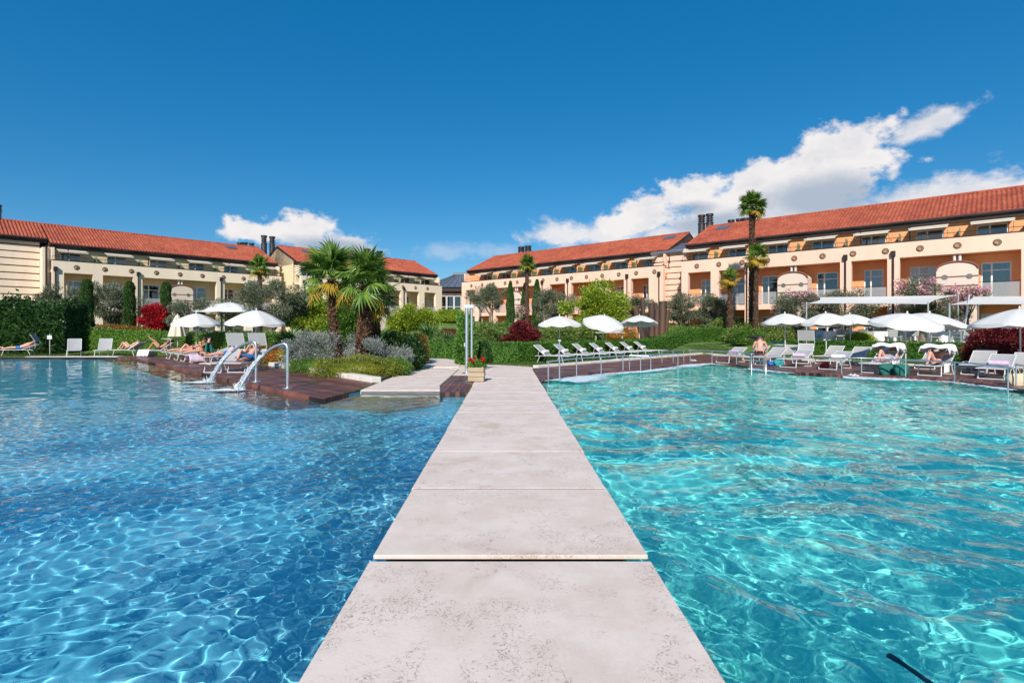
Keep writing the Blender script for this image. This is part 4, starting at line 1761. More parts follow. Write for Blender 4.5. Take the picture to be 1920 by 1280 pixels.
hedge('box_hedge', 'low hedge behind the sunbathers on the left deck', [(-28.5, 36.4), (-22, 34.6), (-16.6, 31.6), (-12.6, 29.2)], 1.2, 1.3, 'l_green', 300, .1, rough=.06, hvar=.06)
hedge('box_hedge', 'short trimmed hedge at the bend of the garden path', [(-5.4, 30.6), (-2.6, 30.0)], 1.2, .95, 'l_hedge', 380, .085)
hedge('laurel_hedge', 'tall dark laurel hedge at the far left behind three loungers', [(-44, 35.6), (-36, 35.0), (-30.5, 34.8), (-27.9, 34.9)], 2.0, 2.9, 'l_laurel', 230, .2, rough=.26, hvar=.2)

bush('silver_bush', 'large silver grey bush around the trunks of the palm group', at(612, 21.2), (1.85, 1.25, 1.45), 'l_silver', 20000, .075, asp=.3, up=.5, k=34, cr=.36)
bush('silver_bush', 'silver grey bush right of the palm trunks beside the patio', at(712, 20.2), (1.2, 1.1, 1.2), 'l_silver', 12000, .07, asp=.3, up=.5, k=24, cr=.32)
bush('blue_grey_bush', 'dark blue grey rounded bush behind the silver bush by the patio', at(748, 21.8), (1.1, 1., 1.35), 'l_laurel', 9000, .09)
bush('rosemary_bush', 'low yellow green creeping bush spilling over the white kerb', at(668, 18.6), (1.55, .75, .62), 'l_moss', 16000, .06, asp=.3, up=.5)
bush('rosemary_bush', 'low green creeping bush at the patio edge below the silver bush', at(735, 19.2), (.7, .9, .55), 'l_green', 7000, .06, asp=.35, up=.5)
bush('rosemary_bush', 'low creeping bush left of the white kerb, beneath the big silver bush', at(585, 20.6), (.9, .8, .5), 'l_green', 7000, .06, asp=.35, up=.5)
bush('climbing_bush', 'light green leafy bush behind the outdoor shower', at(873, 24.5), (.5, .5, 2.1), 'l_geran', 9000, .11)
bush('climbing_bush', 'leafy green bush right of the outdoor shower behind the red flowers', at(905, 31.5), (1.4, 1., 1.7), 'l_varieg', 9000, .11)
bush('dark_shrub', 'dark small shrub right behind the geranium planter', at(908, 25.2), (.35, .35, 1.0), 'l_cypress', 3000, .06)
bush('brown_shrub', 'reddish brown upright shrub beside the patio path', at(782, 24.6), (.55, .55, 1.25), 'l_orange', 4000, .09)
bush('red_maple', 'dark crimson maple between the hedges right of the planter', at(974, 31.5), (1.15, .9, 1.85), 'l_dark_red', 9000, .12, core=False, k=18, cr=.4)
bush('red_maple', 'bright red maple between two columnar cypresses on the left', at(290, 40.5), (.85, .8, 2.5), 'l_red', 6000, .14, core=False, k=22, cr=.45)
bush('red_bush', 'dark red bush behind the large umbrellas at the right edge', at(1893, 22.2), (1.6, 1.3, 1.75), 'l_dark_red', 16000, .1)
bush('yellow_bush', 'big bright yellow green bush left of the middle umbrellas', at(1115, 43), (2.5, 2.0, 4.2), 'l_yellow', 20000, .16, k=40, cr=.8)
bush('yellow_bush', 'yellow tinged round bush on the grass mound near the pavilion', at(778, 43), (2.0, 1.6, 2.55), 'l_yellow', 11000, .14, k=24, cr=.6)
bush('yellow_bush', 'yellow green bush left of the slanted palm trunk', at(598, 37), (1.3, 1.2, 3.6), 'l_yellow', 9000, .14, k=22, cr=.6)
bush('leafy_bush', 'dense green bush between the two left palm trunks', at(648, 35), (1.2, 1.2, 3.9), 'l_green', 10000, .14, k=22, cr=.6)
bush('leafy_bush', 'small yellow bush at the right end of the grass mound', at(842, 52), (1.7, 1.2, 1.1), 'l_yellow', 6000, .14)
bush('leafy_bush', 'round variegated bush right of the far lawn bend', at(1365, 42.8), (1.7, 1.2, 1.65), 'l_varieg', 9000, .12)
bush('leafy_bush', 'low yellow green bush under the tall palm', at(1440, 37.8), (3.0, 1.1, 1.15), 'l_varieg', 13000, .12)
bush('leafy_bush', 'dense dark bush left of the dining terrace hedge', at(1405, 36.0), (1.1, .9, .95), 'l_green', 6000, .1)
bush('leafy_bush', 'bright green low bush among the dining tables', at(1613, 31.0), (.8, .6, .75), 'l_yellow', 4000, .1)
bush('leafy_bush', 'green bush between dining terrace and red bush', at(1850, 25.8), (.7, .6, .7), 'l_yellow', 5000, .1)
for (px, Y, r, lf, lab) in ((700, 30, (1.6, 1.0, .8), 'l_dark_red', 'dark red low bedding shrub behind the palm trunks'), (745, 33, (1.7, .9, .85), 'l_dark_red', 'dark red low bedding shrub below the grass mound'),
                            (850, 41, (2.2, 1.0, .8), 'l_dark_red', 'dark red low bedding shrub in front of the grass mound'), (215, 39, (3.6, .9, 1.2), 'l_orange', 'orange flowering shrub row behind the left hedge'),
                            (560, 29, (1.7, 1.1, 1.1), 'l_green', 'spreading green shrub left of the slanted palm'), (525, 25.5, (1.3, .9, .8), 'l_orange', 'orange tipped ground shrub behind the double lounger'),
                            (700, 36, (2.6, 1.3, 1.2), 'l_green', 'broad green shrub behind the palm trunks'), (800, 36, (2.2, 1.1, 1.), 'l_moss', 'yellowish ground shrub below the round yellow bush'),
                            (930, 36.5, (1.9, 1.0, 1.7), 'l_green', 'green shrub left of the crimson maple'), (1160, 41.5, (1.5, .9, 1.15), 'l_orange', 'rusty leaved shrub left of the steel tube sculpture'),
                            (585, 24.8, (1.4, .9, .95), 'l_moss', 'olive green ground shrub behind the silver bush'), (470, 27.6, (1.9, .8, .7), 'l_moss', 'olive green ground shrub behind the grey sunshades')):
    bush('garden_shrub', lab, at(px, Y), r, lf, int(2600 * r[0] * r[1] ** .5 * 1.3), .09)

CYP = []
for (px, Y, w, top, lab) in ((163, 38.5, .42, 524, 'leftmost columnar cypress rising from the laurel hedge'), (243, 41, .42, 528, 'second columnar cypress from the left, before the cream wing'),
                             (311, 41.5, .42, 529, 'columnar cypress just right of the bright red maple'), (957, 46, .38, 527, 'slim columnar cypress above the crimson maple'),
                             (984, 52, .42, 531, 'short columnar cypress beside the far palm'), (1007, 50, .5, 524, 'darker columnar cypress right of the far palm')):
    p = at(px, Y)
    h = EH + (CY - top) * Y / FX - p.z
    t = thing('cypress_tree', lab, 'cypress', p)
    n = 9000
    u = rng.uniform(0, 1, n)
    a = rng.uniform(0, 6.283, n)
    rr = w * (1 - .25 * u) * np.minimum(1, np.sqrt(np.maximum(0, (1.02 - u)) * (9 if px < 400 else 2.4))) * (1 + .1 * np.sin(a * 3 + u * 20)) * rng.uniform(.85, 1.08, n)
    P = np.stack([rr * np.cos(a), rr * np.sin(a), .25 + u * (h - .25)], 1)
    D = np.stack([np.cos(a) * .5, np.sin(a) * .5, np.ones(n) * 1.3], 1)
    mk('crown', leaves_mesh('crown', P, .13, M['l_cypress'], .35, .3, D), t)
    MB().tube([(0, 0, -.05), (0, 0, h * .95)], [w * .3, w * .12], 8).obj('trunk', M['bark'], t)

tree('olive_tree', 'broad olive tree behind the laurel hedge on the left', 'olive tree', at(205, 42.5), 2.2, .2, (3.1, 2.4, 1.7), 'l_olive', 20000, .15, 'pale_bark', None, .3, 34, .6)
tree('olive_tree', 'olive tree left of the first cypress, over the laurel hedge', 'olive tree', at(118, 42), 2.2, .16, (2.9, 1.6, 1.5), 'l_olive', 10000, .15, 'pale_bark', None, .3, 24, .5)
tree('olive_tree', 'small olive tree between the cypress and the market umbrella', 'olive tree', at(352, 39), 1.5, .14, (2.2, 1.7, 1.1), 'l_olive', 9000, .14, 'pale_bark', None, .3, 22, .45)
tree('olive_tree', 'largest olive tree of the left garden, right of the market umbrella', 'olive tree', at(508, 36), 1.9, .2, (3.1, 2.5, 1.6), 'l_olive', 26000, .13, 'pale_bark', None, .3, 40, .6)
tree('olive_tree', 'olive tree with its crown above the left white umbrella', 'olive tree', at(430, 41), 1.7, .15, (2.1, 1.4, 1.1), 'l_olive', 7000, .13, 'pale_bark', None, .3, 20, .45)
tree('olive_tree', 'olive tree just right of the shower in front of the peach colonnade', 'olive tree', at(920, 53), 1.6, .17, (2.6, 1.7, 1.3), 'l_olive', 10000, .15, 'pale_bark', None, .3, 24, .55)
tree('olive_tree', 'olive tree between the slim cypress and the shower', 'olive tree', at(900, 56), 1.6, .15, (2.6, 1.2, 1.2), 'l_olive', 6000, .15, 'pale_bark', None, .3, 18, .5)
tree('olive_tree', 'wide olive tree left of the yellow green bush', 'olive tree', at(1040, 49), 1.7, .18, (3.0, 2.2, 1.6), 'l_olive', 15000, .15, 'pale_bark', None, .3, 30, .6)
tree('olive_tree', 'olive tree rising behind the steel tube sculpture', 'olive tree', at(1205, 48.5), 1.8, .18, (2.7, 1.7, 1.2), 'l_olive', 11000, .15, 'pale_bark', None, .3, 26, .55)
tree('olive_tree', 'olive tree right of the steel tube sculpture', 'olive tree', at(1277, 45), 1.6, .18, (2.4, 1.6, 1.4), 'l_olive', 12000, .14, 'pale_bark', None, .3, 28, .55)
tree('olive_tree', 'olive tree left of the smallest right palm', 'olive tree', at(1338, 44), 1.6, .18, (2.4, 1.8, 1.4), 'l_olive', 14000, .14, 'pale_bark', None, .3, 28, .55)
tree('olive_tree', 'olive tree right of the tall palm above the left end of the sun sail', 'olive tree', at(1500, 37.5), 1.6, .18, (2.2, 2.1, 1.3), 'l_olive', 15000, .13, 'pale_bark', None, .3, 28, .55, extra=('l_pink', 1300, .09))
tree('olive_tree', 'olive tree over the middle of the long sun sail', 'olive tree', at(1580, 37), 1.7, .18, (2.3, 2.0, 1.3), 'l_olive', 13000, .13, 'pale_bark', None, .3, 28, .55)
tree('olive_tree', 'olive tree between the two sun sails, under the pink blossom', 'olive tree', at(1730, 34.3), 1.6, .18, (2.2, 2.0, 1.3), 'l_olive', 13000, .13, 'pale_bark', None, .3, 28, .55)
tree('redbud_tree', 'pink blossoming tree before the arched block on the right', 'blossom tree', at(1722, 34.5), 2.6, .12, (3.3, 1.4, .85), 'l_olive', 2200, .11, 'bark', None, .5, 22, .4, extra=('l_pink', 2300, .09))
tree('redbud_tree', 'pink blossoming tree rising over the right sun sail', 'blossom tree', at(1812, 33.6), 2.4, .12, (2.9, 1.5, .85), 'l_olive', 1600, .11, 'bark', None, .5, 22, .4, extra=('l_pink', 1700, .09))
tree('redbud_tree', 'small pink blossoming tree behind the slim cypress', 'blossom tree', at(975, 50), 1.3, .09, (1.9, .8, .6), 'l_green', 600, .12, 'bark', None, .5, 12, .35, extra=('l_pink', 900, .1))
tree('orange_tree', 'green tree behind the double lounger, right of the largest olive', 'tree', at(560, 39), 1.6, .14, (2.2, 1.3, 1.2), 'l_green', 8000, .14, 'bark', None, .5, 20, .5)

palm('stout palm with shaggy trunk in the middle of the left group', at(678, 20.4, .05), 3.2, .21, .98, 27, (.2, 0), 4200, yellow=2)
palm('slanted slim palm leaning left over the silver bush', at(640, 21.4, .05), 3.55, .145, .98, 27, (-.42, .1), 3000, yellow=4, bend=-.12)
palm('darker palm behind the stout one, its trunk in shade', at(702, 22.6, .0), 2.75, .2, .85, 24, (.0, 0), 1800, yellow=3)
palm('very tall thin palm rising above the peach wing roof', at(1410, 38.5), 9.5, .175, .8, 40, (0, 0), 5200, yellow=6)
palm('half height palm close right of the very tall palm', at(1416, 37.2), 5.7, .13, .68, 24, (.1, 0), 2600, yellow=9)
palm('short palm left of the very tall palm', at(1369, 40.5), 4.5, .17, .68, 20, (0, 0), 1600, yellow=9)
palm('slender palm in front of the far peach wing', at(988, 50), 6.3, .17, .75, 26, (0, 0), 1200, yellow=3)
palm('slender palm in front of the near cream wing', at(487, 46), 6.0, .17, .8, 26, (0, 0), 1200, yellow=3)
low_palm('spreading fan palm bush behind the double lounger', at(545, 27.2), 1.35, 18)
low_palm('bright fan palm bush beside the garden path', at(808, 32.5), 1.5, 18)
low_palm('fan palm bush left of the shower bush', at(838, 30.5), 1.15, 14)
low_palm('small fan palm bush under the green bush on the mound', at(768, 30.5), 1.0, 12)

# lawn blades near the kerbs, and bedding soil
def blades(name, fn, n, h=.05):
    P = np.array([fn() for _ in range(n)])
    P[:, 2] = terr(P[:, 0], P[:, 1]) + h * .4
    D = np.tile((0, 0, 1.4), (n, 1)) + rng.normal(0, .4, (n, 3))
    tag(mk(name, leaves_mesh(name, P, h * 1.3, M['blades'], .22, .4, D)), kind='stuff')


def between(a, b, w, sg):
    d = (Vector(b) - Vector(a))
    q = Vector((-d.y, d.x)).normalized() * sg
    u, v = rnd.random(), rnd.random()
    p = Vector(a) + d * u + q * v * w
    return (p.x, p.y, 0)


blades('lawn_blades', lambda: between((1.1, 22.7), (12.3, 34.4), 2.9, 1), 26000, .06)
blades('lawn_blades', lambda: between((12.8, 34.6), (13.8, 31), 6.0, 1) if rnd.random() < .0 else between((13.9, 30.3), (18.6, 31.5), 7.5, 1), 12000, .07)
blades('lawn_blades', lambda: between((-22, 31.3), (-40, 31.3), 3.2, -1), 14000, .07)
blades('lawn_blades', lambda: between((-10.4, 23.9), (-19, 32.8), 2.6, -1), 14000, .06)
bed = [(-10.2, 23.8), (-4.0, 16.6), (-3.75, 22.0), (-4.2, 25.0), (-9.5, 28.0), (-13, 28)]
tag(MB().prism(bed, -.05, .04).obj('flower_bed_soil', M['soil']), kind='structure')

# ================================================================== FURNITURE
ALU, SL = M['alu'], M['sling']
LCACHE = {}


def lounger_proto(ang, canopy=False, dark=False):
    t = thing('sun_lounger', 'x', 'sun lounger')
    a = R(ang)
    f = MB()
    for s in (-1, 1):
        f.tube([(-.97, s * .32, .36), (.22, s * .32, .36)], .02, 6)
        f.tube([(.22, s * .32, .36), (.22 + .78 * math.cos(a), s * .32, .36 + .78 * math.sin(a))], .02, 6)
        f.tube([(.22 + .4 * math.cos(a), s * .30, .36 + .4 * math.sin(a)), (.62, s * .30, .33)], .012, 5)
        f.tube([(.2, s * .32, .35), (.75, s * .32, .34)], .016, 5)
    f.tube([(-.97, -.32, .36), (-.97, .32, .36)], .02, 6)
    e = (.22 + .78 * math.cos(a), .36 + .78 * math.sin(a))
    f.tube([(e[0], -.32, e[1]), (e[0], .32, e[1])], .02, 6)
    f.obj('frame', ALU, t)

    def sling(p0, p1, sag, nm):
        mb = MB()
        vs = []
        k = 6
        for i in range(k + 1):
            u = i / k
            for j in range(5):
                v = j / 4
                sg_ = sag * math.sin(u * 3.14) * math.sin(v * 3.14)
                vs.append((p0[0] + (p1[0] - p0[0]) * u + sg_ * math.sin(math.atan2(p1[1] - p0[1], p1[0] - p0[0])), -.30 + .6 * v, p0[1] + (p1[1] - p0[1]) * u + .012 - sg_))
        mb.add(vs, [(i * 5 + j, i * 5 + j + 1, i * 5 + j + 6, i * 5 + j + 5) for i in range(k) for j in range(4)], True)
        mb.obj(nm, SL, t)
    sling((-.96, .365), (.21, .365), .035, 'seat')
    sling((.23, .37), e, .03, 'backrest')
    for x, dx, nm in ((-.62, -.10, 'leg'), (.5, .14, 'leg')):
        lg = MB()
        for s in (-1, 1):
            lg.tube([(x, s * .31, .35), (x + dx, s * .33, .015)], .018, 6)
        lg.tube([(x + dx, -.33, .018), (x + dx, .33, .018)], .018, 6)
        lg.obj('leg', ALU, t)
    if canopy:
        c = MB()
        th = R(canopy)
        hx, hz = e[0] - .06, e[1] + .02
        L_ = .5
        c.bx(-.0, .001, -.34, .34, 0, .001)
        c = MB()
        vs = [(hx, -.35, hz + .16), (hx, .35, hz + .16), (hx - L_ * math.cos(th), .35, hz + .16 + L_ * math.sin(th)), (hx - L_ * math.cos(th), -.35, hz + .16 + L_ * math.sin(th))]
        c.add(vs + [(v[0], v[1], v[2] - .02) for v in vs], [(0, 1, 2, 3), (7, 6, 5, 4), (0, 4, 5, 1), (1, 5, 6, 2), (2, 6, 7, 3), (3, 7, 4, 0)])
        co = c.obj('sunshade', SL, t)
        for s in (-.35, .35):
            MB().tube([(hx, s * .93, hz - .25), (hx, s, hz + .16), (hx - L_ * math.cos(th), s, hz + .16 + L_ * math.sin(th))], .014, 5).obj('sunshade_arm', ALU, co)
    return t


def lounger(label, p, dirv, ang=32, canopy=False, group=None, z=None):
    """dirv = ground direction from the foot towards the head"""
    key = (ang, canopy)
    rz = math.atan2(dirv[1], dirv[0])
    zz = Z_D if z is None else z
    if key not in LCACHE:
        t = lounger_proto(ang, canopy)
        t.location = (p[0], p[1], zz)
        t.rotation_euler = (0, 0, rz)
        LCACHE[key] = t
    else:
        t = dup(LCACHE[key], (p[0], p[1], zz), rz)
    t['label'] = label
    if group:
        t['group'] = group
    elif 'group' in t:
        del t['group']
    return t


def on(p, dirv, off):
    """point in the lounger's own frame -> world"""
    d = Vector((dirv[0], dirv[1])).normalized()
    q = Vector((-d.y, d.x))
    w = Vector((p[0], p[1])) + d * off[0] + q * off[1]
    return (w.x, w.y, (Z_D if len(p) < 3 else p[2]) + off[2])


def towel_roll(label, p, z, rz, r=.085, ln=.5, m='towel'):
    mb = MB()
    mb.tube([(0, -ln / 2, r), (0, -ln / 4, r * 1.03), (0, ln / 4, r * .98), (0, ln / 2, r)], [r * .93, r, r, r * .93], 12)
    sp = []
    for i in range(14):
        a = i * .8
        q = r * .9 * (1 - i / 16)
        sp.append((q * math.cos(a), ln / 2 + .004, r + q * math.sin(a)))
    mb.tube(sp, .008, 4)
    o = mb.obj('rolled_towel', M[m], None, (p[0], p[1], z), rz)
    return tag(o, label, 'towel')


def cloth(name, label, cat, nx, ny, f, m, loc=(0, 0, 0), rz=0., th=.02):
    V = []
    for i in range(nx):
        for j in range(ny):
            V.append(f(i / (nx - 1), j / (ny - 1)))
    F = [(i * ny + j, (i + 1) * ny + j, (i + 1) * ny + j + 1, i * ny + j + 1) for i in range(nx - 1) for j in range(ny - 1)]
    o = mk(name, npmesh(name, V, F, m, True), None, loc, rz)
    s_ = o.modifiers.new('thick', 'SOLIDIFY')
    s_.thickness = th
    return tag(o, label, cat)


ORD = ('first', 'second', 'third', 'fourth', 'fifth', 'sixth', 'seventh')
kd = Vector((.70, .72)).normalized()
kn = Vector((-.72, .70)).normalized()
hdir = (-.86, .51)
for k in range(7):
    s_ = 3.0 + 1.5 * k
    p = Vector((1.1, 22.2)) + kd * s_ + kn * 1.45
    lounger(f'{ORD[k]} lounger from the walkway in the lawn row before the low hedge', (p.x, p.y), hdir, 38, z=gz(p.x, p.y), group='loungers on the lawn behind the right kerb')
    q = on((p.x, p.y, gz(p.x, p.y)), hdir, (.36, 0, .36 + .09))
    tag(towel_roll(f'white rolled towel on the {ORD[k]} lawn lounger from the walkway', q, q[2], math.atan2(hdir[1], hdir[0])), group='rolled towels on the lawn loungers')

# right deck, front row seen from the foot
HD = (.8, .6)
GF = 'loungers on the right deck'
front = [((10.75, 25.85), 26, 'lounger at the left end of the right deck front row, beside the sitting man'),
         ((12.3, 22.9), 26, 'lounger with the lilac towel just right of the sitting man'),
         ((13.3, 21.8), 24, 'lounger in front of the raised sunshade lounger, shaded back and white towel'),
         ((13.9, 20.1), 30, 'empty grey lounger left of the two towel covered sunbathers'),
         ((15.1, 18.95), 30, 'lounger under the right of the two sunbathers shading their heads with towels'),
         ((16.1, 17.7), 30, 'empty lounger with blue shaded back nearest the end post of the right rail')]
for (p, a, lab) in front:
    lounger(lab, p, HD, a, group=GF)
lounger('lounger under the left of the two sunbathers shading their heads with towels', (14.45, 19.6 + .9), HD, 30, group=GF)
back = [((15.1, 25.2), 34, 'back row lounger with dark blue shaded backrest under the second umbrella'), ((16.4, 23.4), 34, 'back row lounger with pale towel left of the towel covered sunbathers'),
        ((17.3, 22.0), 32, 'back row lounger half hidden behind the towel covered sunbathers'), ((18.3, 20.8), 32, 'back row grey lounger right behind the right sunbather'),
        ((17.6, 18.4), 32, 'lounger at the right frame edge beneath the largest umbrella'), ((12.9, 27.9), 30, 'back row grey lounger behind the sitting man'), ((13.9, 27.0), 32, 'back row lounger left of the raised dark sunshade'),
        ((15.7, 24.3), 32, 'back row lounger between the second and third umbrella poles'), ((19.4, 19.6), 32, 'back row lounger beside the dark red bush'), ((17.9, 16.6), 34, 'front lounger cut by the right frame edge'), ((11.9, 24.3), 30, 'lounger right beside the bare backed man, towards the lilac towel'),
        ((16.9, 19.3), 34, 'lounger between the right sunbather and the empty blue shaded one')]
for (p, a, lab) in back:
    lounger(lab, p, HD, a, group=GF)
lounger('lounger with raised dark sunshade facing the pool right of the sitting man', (14.1, 25.6), (.62, .78), 42, 75, group=GF)
for (p, lab, m) in (((12.3, 22.9), 'lilac rolled towel on the lounger right of the sitting man', 'pink_towel'), ((13.3, 21.8), 'rolled towel on the lounger with the shaded back', 'towel'),
                    ((13.9, 20.1), 'rolled towel on the empty grey lounger left of the two sunbathers', 'pink_towel'), ((10.75, 25.85), 'rolled towel on the lounger left of the sitting man', 'pink_towel'),
                    ((16.1, 17.7), 'rolled towel on the lounger with blue shaded back', 'pink_towel'), ((16.4, 23.4), 'rolled towel on the back row lounger left of the sunbathers', 'towel'),
                    ((18.3, 20.8), 'rolled towel on the back row lounger behind the right sunbather', 'pink_towel'), ((14.1, 25.6), 'rolled towel on the raised sunshade lounger', 'pink_towel')):
    q = on(p, HD, (.30, 0, .40))
    towel_roll(lab, q, q[2], math.atan2(HD[1], HD[0]), m=m)

# left side
LD = (.72, .69)
GL = 'loungers on the left deck'
lounger('lounger with grey sunshade at the far left edge under the lying man', (-29.3, 32.4), (.93, .36), 24, 60, z=0, group=GL)
lounger('empty pale lounger seen from the front, nearest the lying man at the far left', (-25.6, 31.9), (-.6, .8), 55, z=0, group=GL)
lounger('empty pale lounger seen from the front, below the small white notice', (-24.0, 32.1), (-.45, .89), 55, z=0, group=GL)
lounger('lounger of the sunbather with bent knees before the left hedge', (-22.4, 31.9), (.98, -.1), 30, group=GL)
lounger('lounger with flat sunshade under the sunbather with raised leg', (-20.2, 31.3), (.98, .1), 34, 8, group=GL)
ROW = [((-17.6, 29.3), 12), ((-16.5, 28.2), 12), ((-15.5, 27.1), 12), ((-14.4, 26.0), 24), ((-12.9, 24.7), 52)]
RLAB = ['lounger at the far end of the left deck row under the face down sunbather', 'second lounger of the left deck row, under the lying woman', 'lounger of the woman propped on her arms in the left deck row',
        'lounger covered by a lilac towel beside the standing bikini woman', 'lounger with high grey backrest left of the double sunshades']
for (p, a), lab in zip(ROW, RLAB):
    lounger(lab, p, LD, a, group=GL)
DL = [(-10.75, 20.5), (-9.93, 20.6)]
DLD = (.08, 1.)
lounger('left lounger of the pair with big grey sunshades behind the water spouts', DL[0], DLD, 34, 72, group=GL)
lounger('right lounger of the pair with big grey sunshades, under the reader with the white hat', DL[1], DLD, 34, 72, group=GL)


# ---- umbrellas
def umbrella(label, p, r=1.2, rim=1.95, rise=.5, tilt=(0, 0), pole_to=0., group=None, n=8, cat='umbrella', val=.13, square=False, lean=(0, 0)):
    t = thing('beach_umbrella' if not square else 'market_umbrella', label, cat, (p[0], p[1], p[2] if len(p) > 2 else gz(p[0], p[1])), 0, group)
    MB().tube([(0, 0, -.03), (lean[0], lean[1], rim + rise * .9)], .024, 8).obj('pole', M['alu'], t)
    Mt = Matrix.Translation((lean[0], lean[1], rim)) @ Euler((tilt[0], tilt[1], rnd.uniform(0, .7))).to_matrix().to_4x4()
    mb = MB()
    nr, sub = 7, 6
    N_ = n * sub
    vs = []
    for i in range(nr + 1):
        u = i / nr
        for k in range(N_):
            a = 2 * math.pi * k / N_
            ph = (k % sub) / sub
            # between the ribs the cloth is pulled in and sags
            s_ = math.sin(ph * math.pi)
            rad = r * u * (1 - .045 * s_)
            if square:
                rad = r * u / max(abs(math.cos(a)), abs(math.sin(a)))
            z = rise * (1 - u ** 1.55) - .03 * s_ * u
            vs.append(Mt @ Vector((rad * math.cos(a), rad * math.sin(a), z)))
    fs = [(i * N_ + k, (i + 1) * N_ + k, (i + 1) * N_ + (k + 1) % N_, i * N_ + (k + 1) % N_) for i in range(nr) for k in range(N_)]
    cn = mb.add(vs, fs, True).obj('canopy', M['canvas'], t)
    if val:
        vb = MB()
        vs = []
        for i in range(3):
            for k in range(N_):
                a = 2 * math.pi * k / N_
                ph = (k % sub) / sub
                s_ = math.sin(ph * math.pi)
                rad = r * (1 - .045 * s_) * (1 + .012 * i)
                vs.append(Mt @ Vector((rad * math.cos(a), rad * math.sin(a), -.03 * s_ - i * val / 2 * (.75 + .35 * s_ + rnd.uniform(-.05, .05)))))
        vb.add(vs, [(i * N_ + k, (i + 1) * N_ + k, (i + 1) * N_ + (k + 1) % N_, i * N_ + (k + 1) % N_) for i in range(2) for k in range(N_)], True)
        vb.obj('valance', M['canvas'], cn)
    for k in range(n):
        a = 2 * math.pi * k / n
        q0 = Mt @ Vector((0, 0, rise - .06))
        q1 = Mt @ Vector((r * .5 * math.cos(a), r * .5 * math.sin(a), rise * (1 - .5 ** 1.55) - .03))
        q2 = Mt @ Vector((r * .98 * math.cos(a), r * .98 * math.sin(a), -.01))
        MB().tube([q0, q1, q2], .008, 4).obj('rib', M['alu'], t)
    MB().sphere(Mt @ Vector((0, 0, rise + .03)), (.035, .035, .07), 8, 6).obj('finial', M['canvas'], t)
    return t


UG = 'white umbrellas'
umbrella('white umbrella at the left of the trio behind the lawn loungers', at(1049, 28.5), 1.18, 1.87, .42, (0, 0), group=UG)
umbrella('tilted white umbrella showing its grey underside, middle of the trio', at(1131, 31.5), 1.22, 1.95, .45, (.33, 0), group=UG)
umbrella('white umbrella at the right of the trio, before the steel tubes', at(1199, 34), 1.12, 2.0, .42, (-.1, .12), group=UG)
umbrella('white umbrella leftmost on the right deck, above the raised sunshade', at(1472, 27.5), 1.12, 1.95, .45, (-.05, 0), group=UG)
umbrella('white umbrella second from left on the right deck', at(1549, 26.3), 1.15, 1.93, .46, (-.05, 0), group=UG)
umbrella('white umbrella third from left on the right deck, farther back', at(1594, 30), 1.3, 1.95, .48, (-.05, 0), group=UG)
umbrella('white umbrella tilted up over the left towel covered sunbather', at(1698, 21.5), 1.28, 1.86, .38, (.16, -.05), group=UG)
umbrella('white umbrella overlapping its neighbour, above the right towel covered sunbather', at(1740, 23.2), 1.38, 1.9, .4, (.1, .1), group=UG)
umbrella('big white umbrella cut by the right frame edge', at(1913, 19.6), 1.5, 1.84, .52, (-.04, 0), group=UG)
umbrella('white umbrella behind the big one at the right frame edge', at(1899, 22.5), 1.2, 1.78, .5, (0, 0), lean=(.18, 0), group=UG)
umbrella('white umbrella at left above the bikini woman', at(368, 30), 1.2, 1.92, .55, (.05, .0), group=UG)
umbrella('white umbrella above the double lounger with grey sunshades', at(480, 25.5), 1.32, 1.9, .6, (.03, .02), group=UG)
umbrella('large square white market umbrella behind the left umbrellas', at(432, 41), 1.9, 2.15, .75, (0, 0), n=8, val=0, square=True, cat='umbrella')
# closed umbrella
t = thing('closed_umbrella', 'folded cream umbrella hanging closed over the left hedge', 'umbrella', at(333, 31.5))
MB().tube([(0, 0, -.02), (0, 0, 2.5)], .022, 8).obj('pole', M['alu'], t)
mb = MB()
vs = []
for i in range(9):
    u = i / 8
    for k in range(28):
        a = 2 * math.pi * k / 28
        rr = (.05 + .36 * u ** .7) * (1 + .22 * math.sin(7 * a))
        vs.append((rr * math.cos(a), rr * math.sin(a), 2.42 - 1.25 * u))
mb.add(vs, [(i * 28 + k, (i + 1) * 28 + k, (i + 1) * 28 + (k + 1) % 28, i * 28 + (k + 1) % 28) for i in range(8) for k in range(28)], True)
mb.obj('canopy', M['cream_canvas'], t)

# ---- sun sails over the dining terrace
def sail(label, corners, posts, sag=.18):
    t = thing('sun_sail', label, 'sun sail', (0, 0, 0))
    n = 12
    a, b, c, d = (Vector(q) for q in corners)
    V = []
    for i in range(n + 1):
        u = i / n
        for j in range(n + 1):
            v = j / n
            p = (a * (1 - u) + b * u) * (1 - v) + (d * (1 - u) + c * u) * v
            ctr = (a + b + c + d) / 4
            pull = .1 * (math.sin(u * 3.14) * (1 - math.sin(v * 3.14)) + math.sin(v * 3.14) * (1 - math.sin(u * 3.14)))
            p = p.lerp(ctr, pull)
            p.z -= sag * math.sin(u * 3.14) * math.sin(v * 3.14)
            V.append(p)
    F = [(i * (n + 1) + j, (i + 1) * (n + 1) + j, (i + 1) * (n + 1) + j + 1, i * (n + 1) + j + 1) for i in range(n) for j in range(n)]
    mk('sail_cloth', npmesh('sail_cloth', V, F, M['canvas'], True), t)
    for (q0, q1) in posts:
        MB().tube([q0, q1], .045, 8).obj('post', M['steel'], t)
    return t


def pz(px, py, Y):
    return Vector(((px - CX) / FX * Y, Y, EH + (CY - py) * Y / FX))


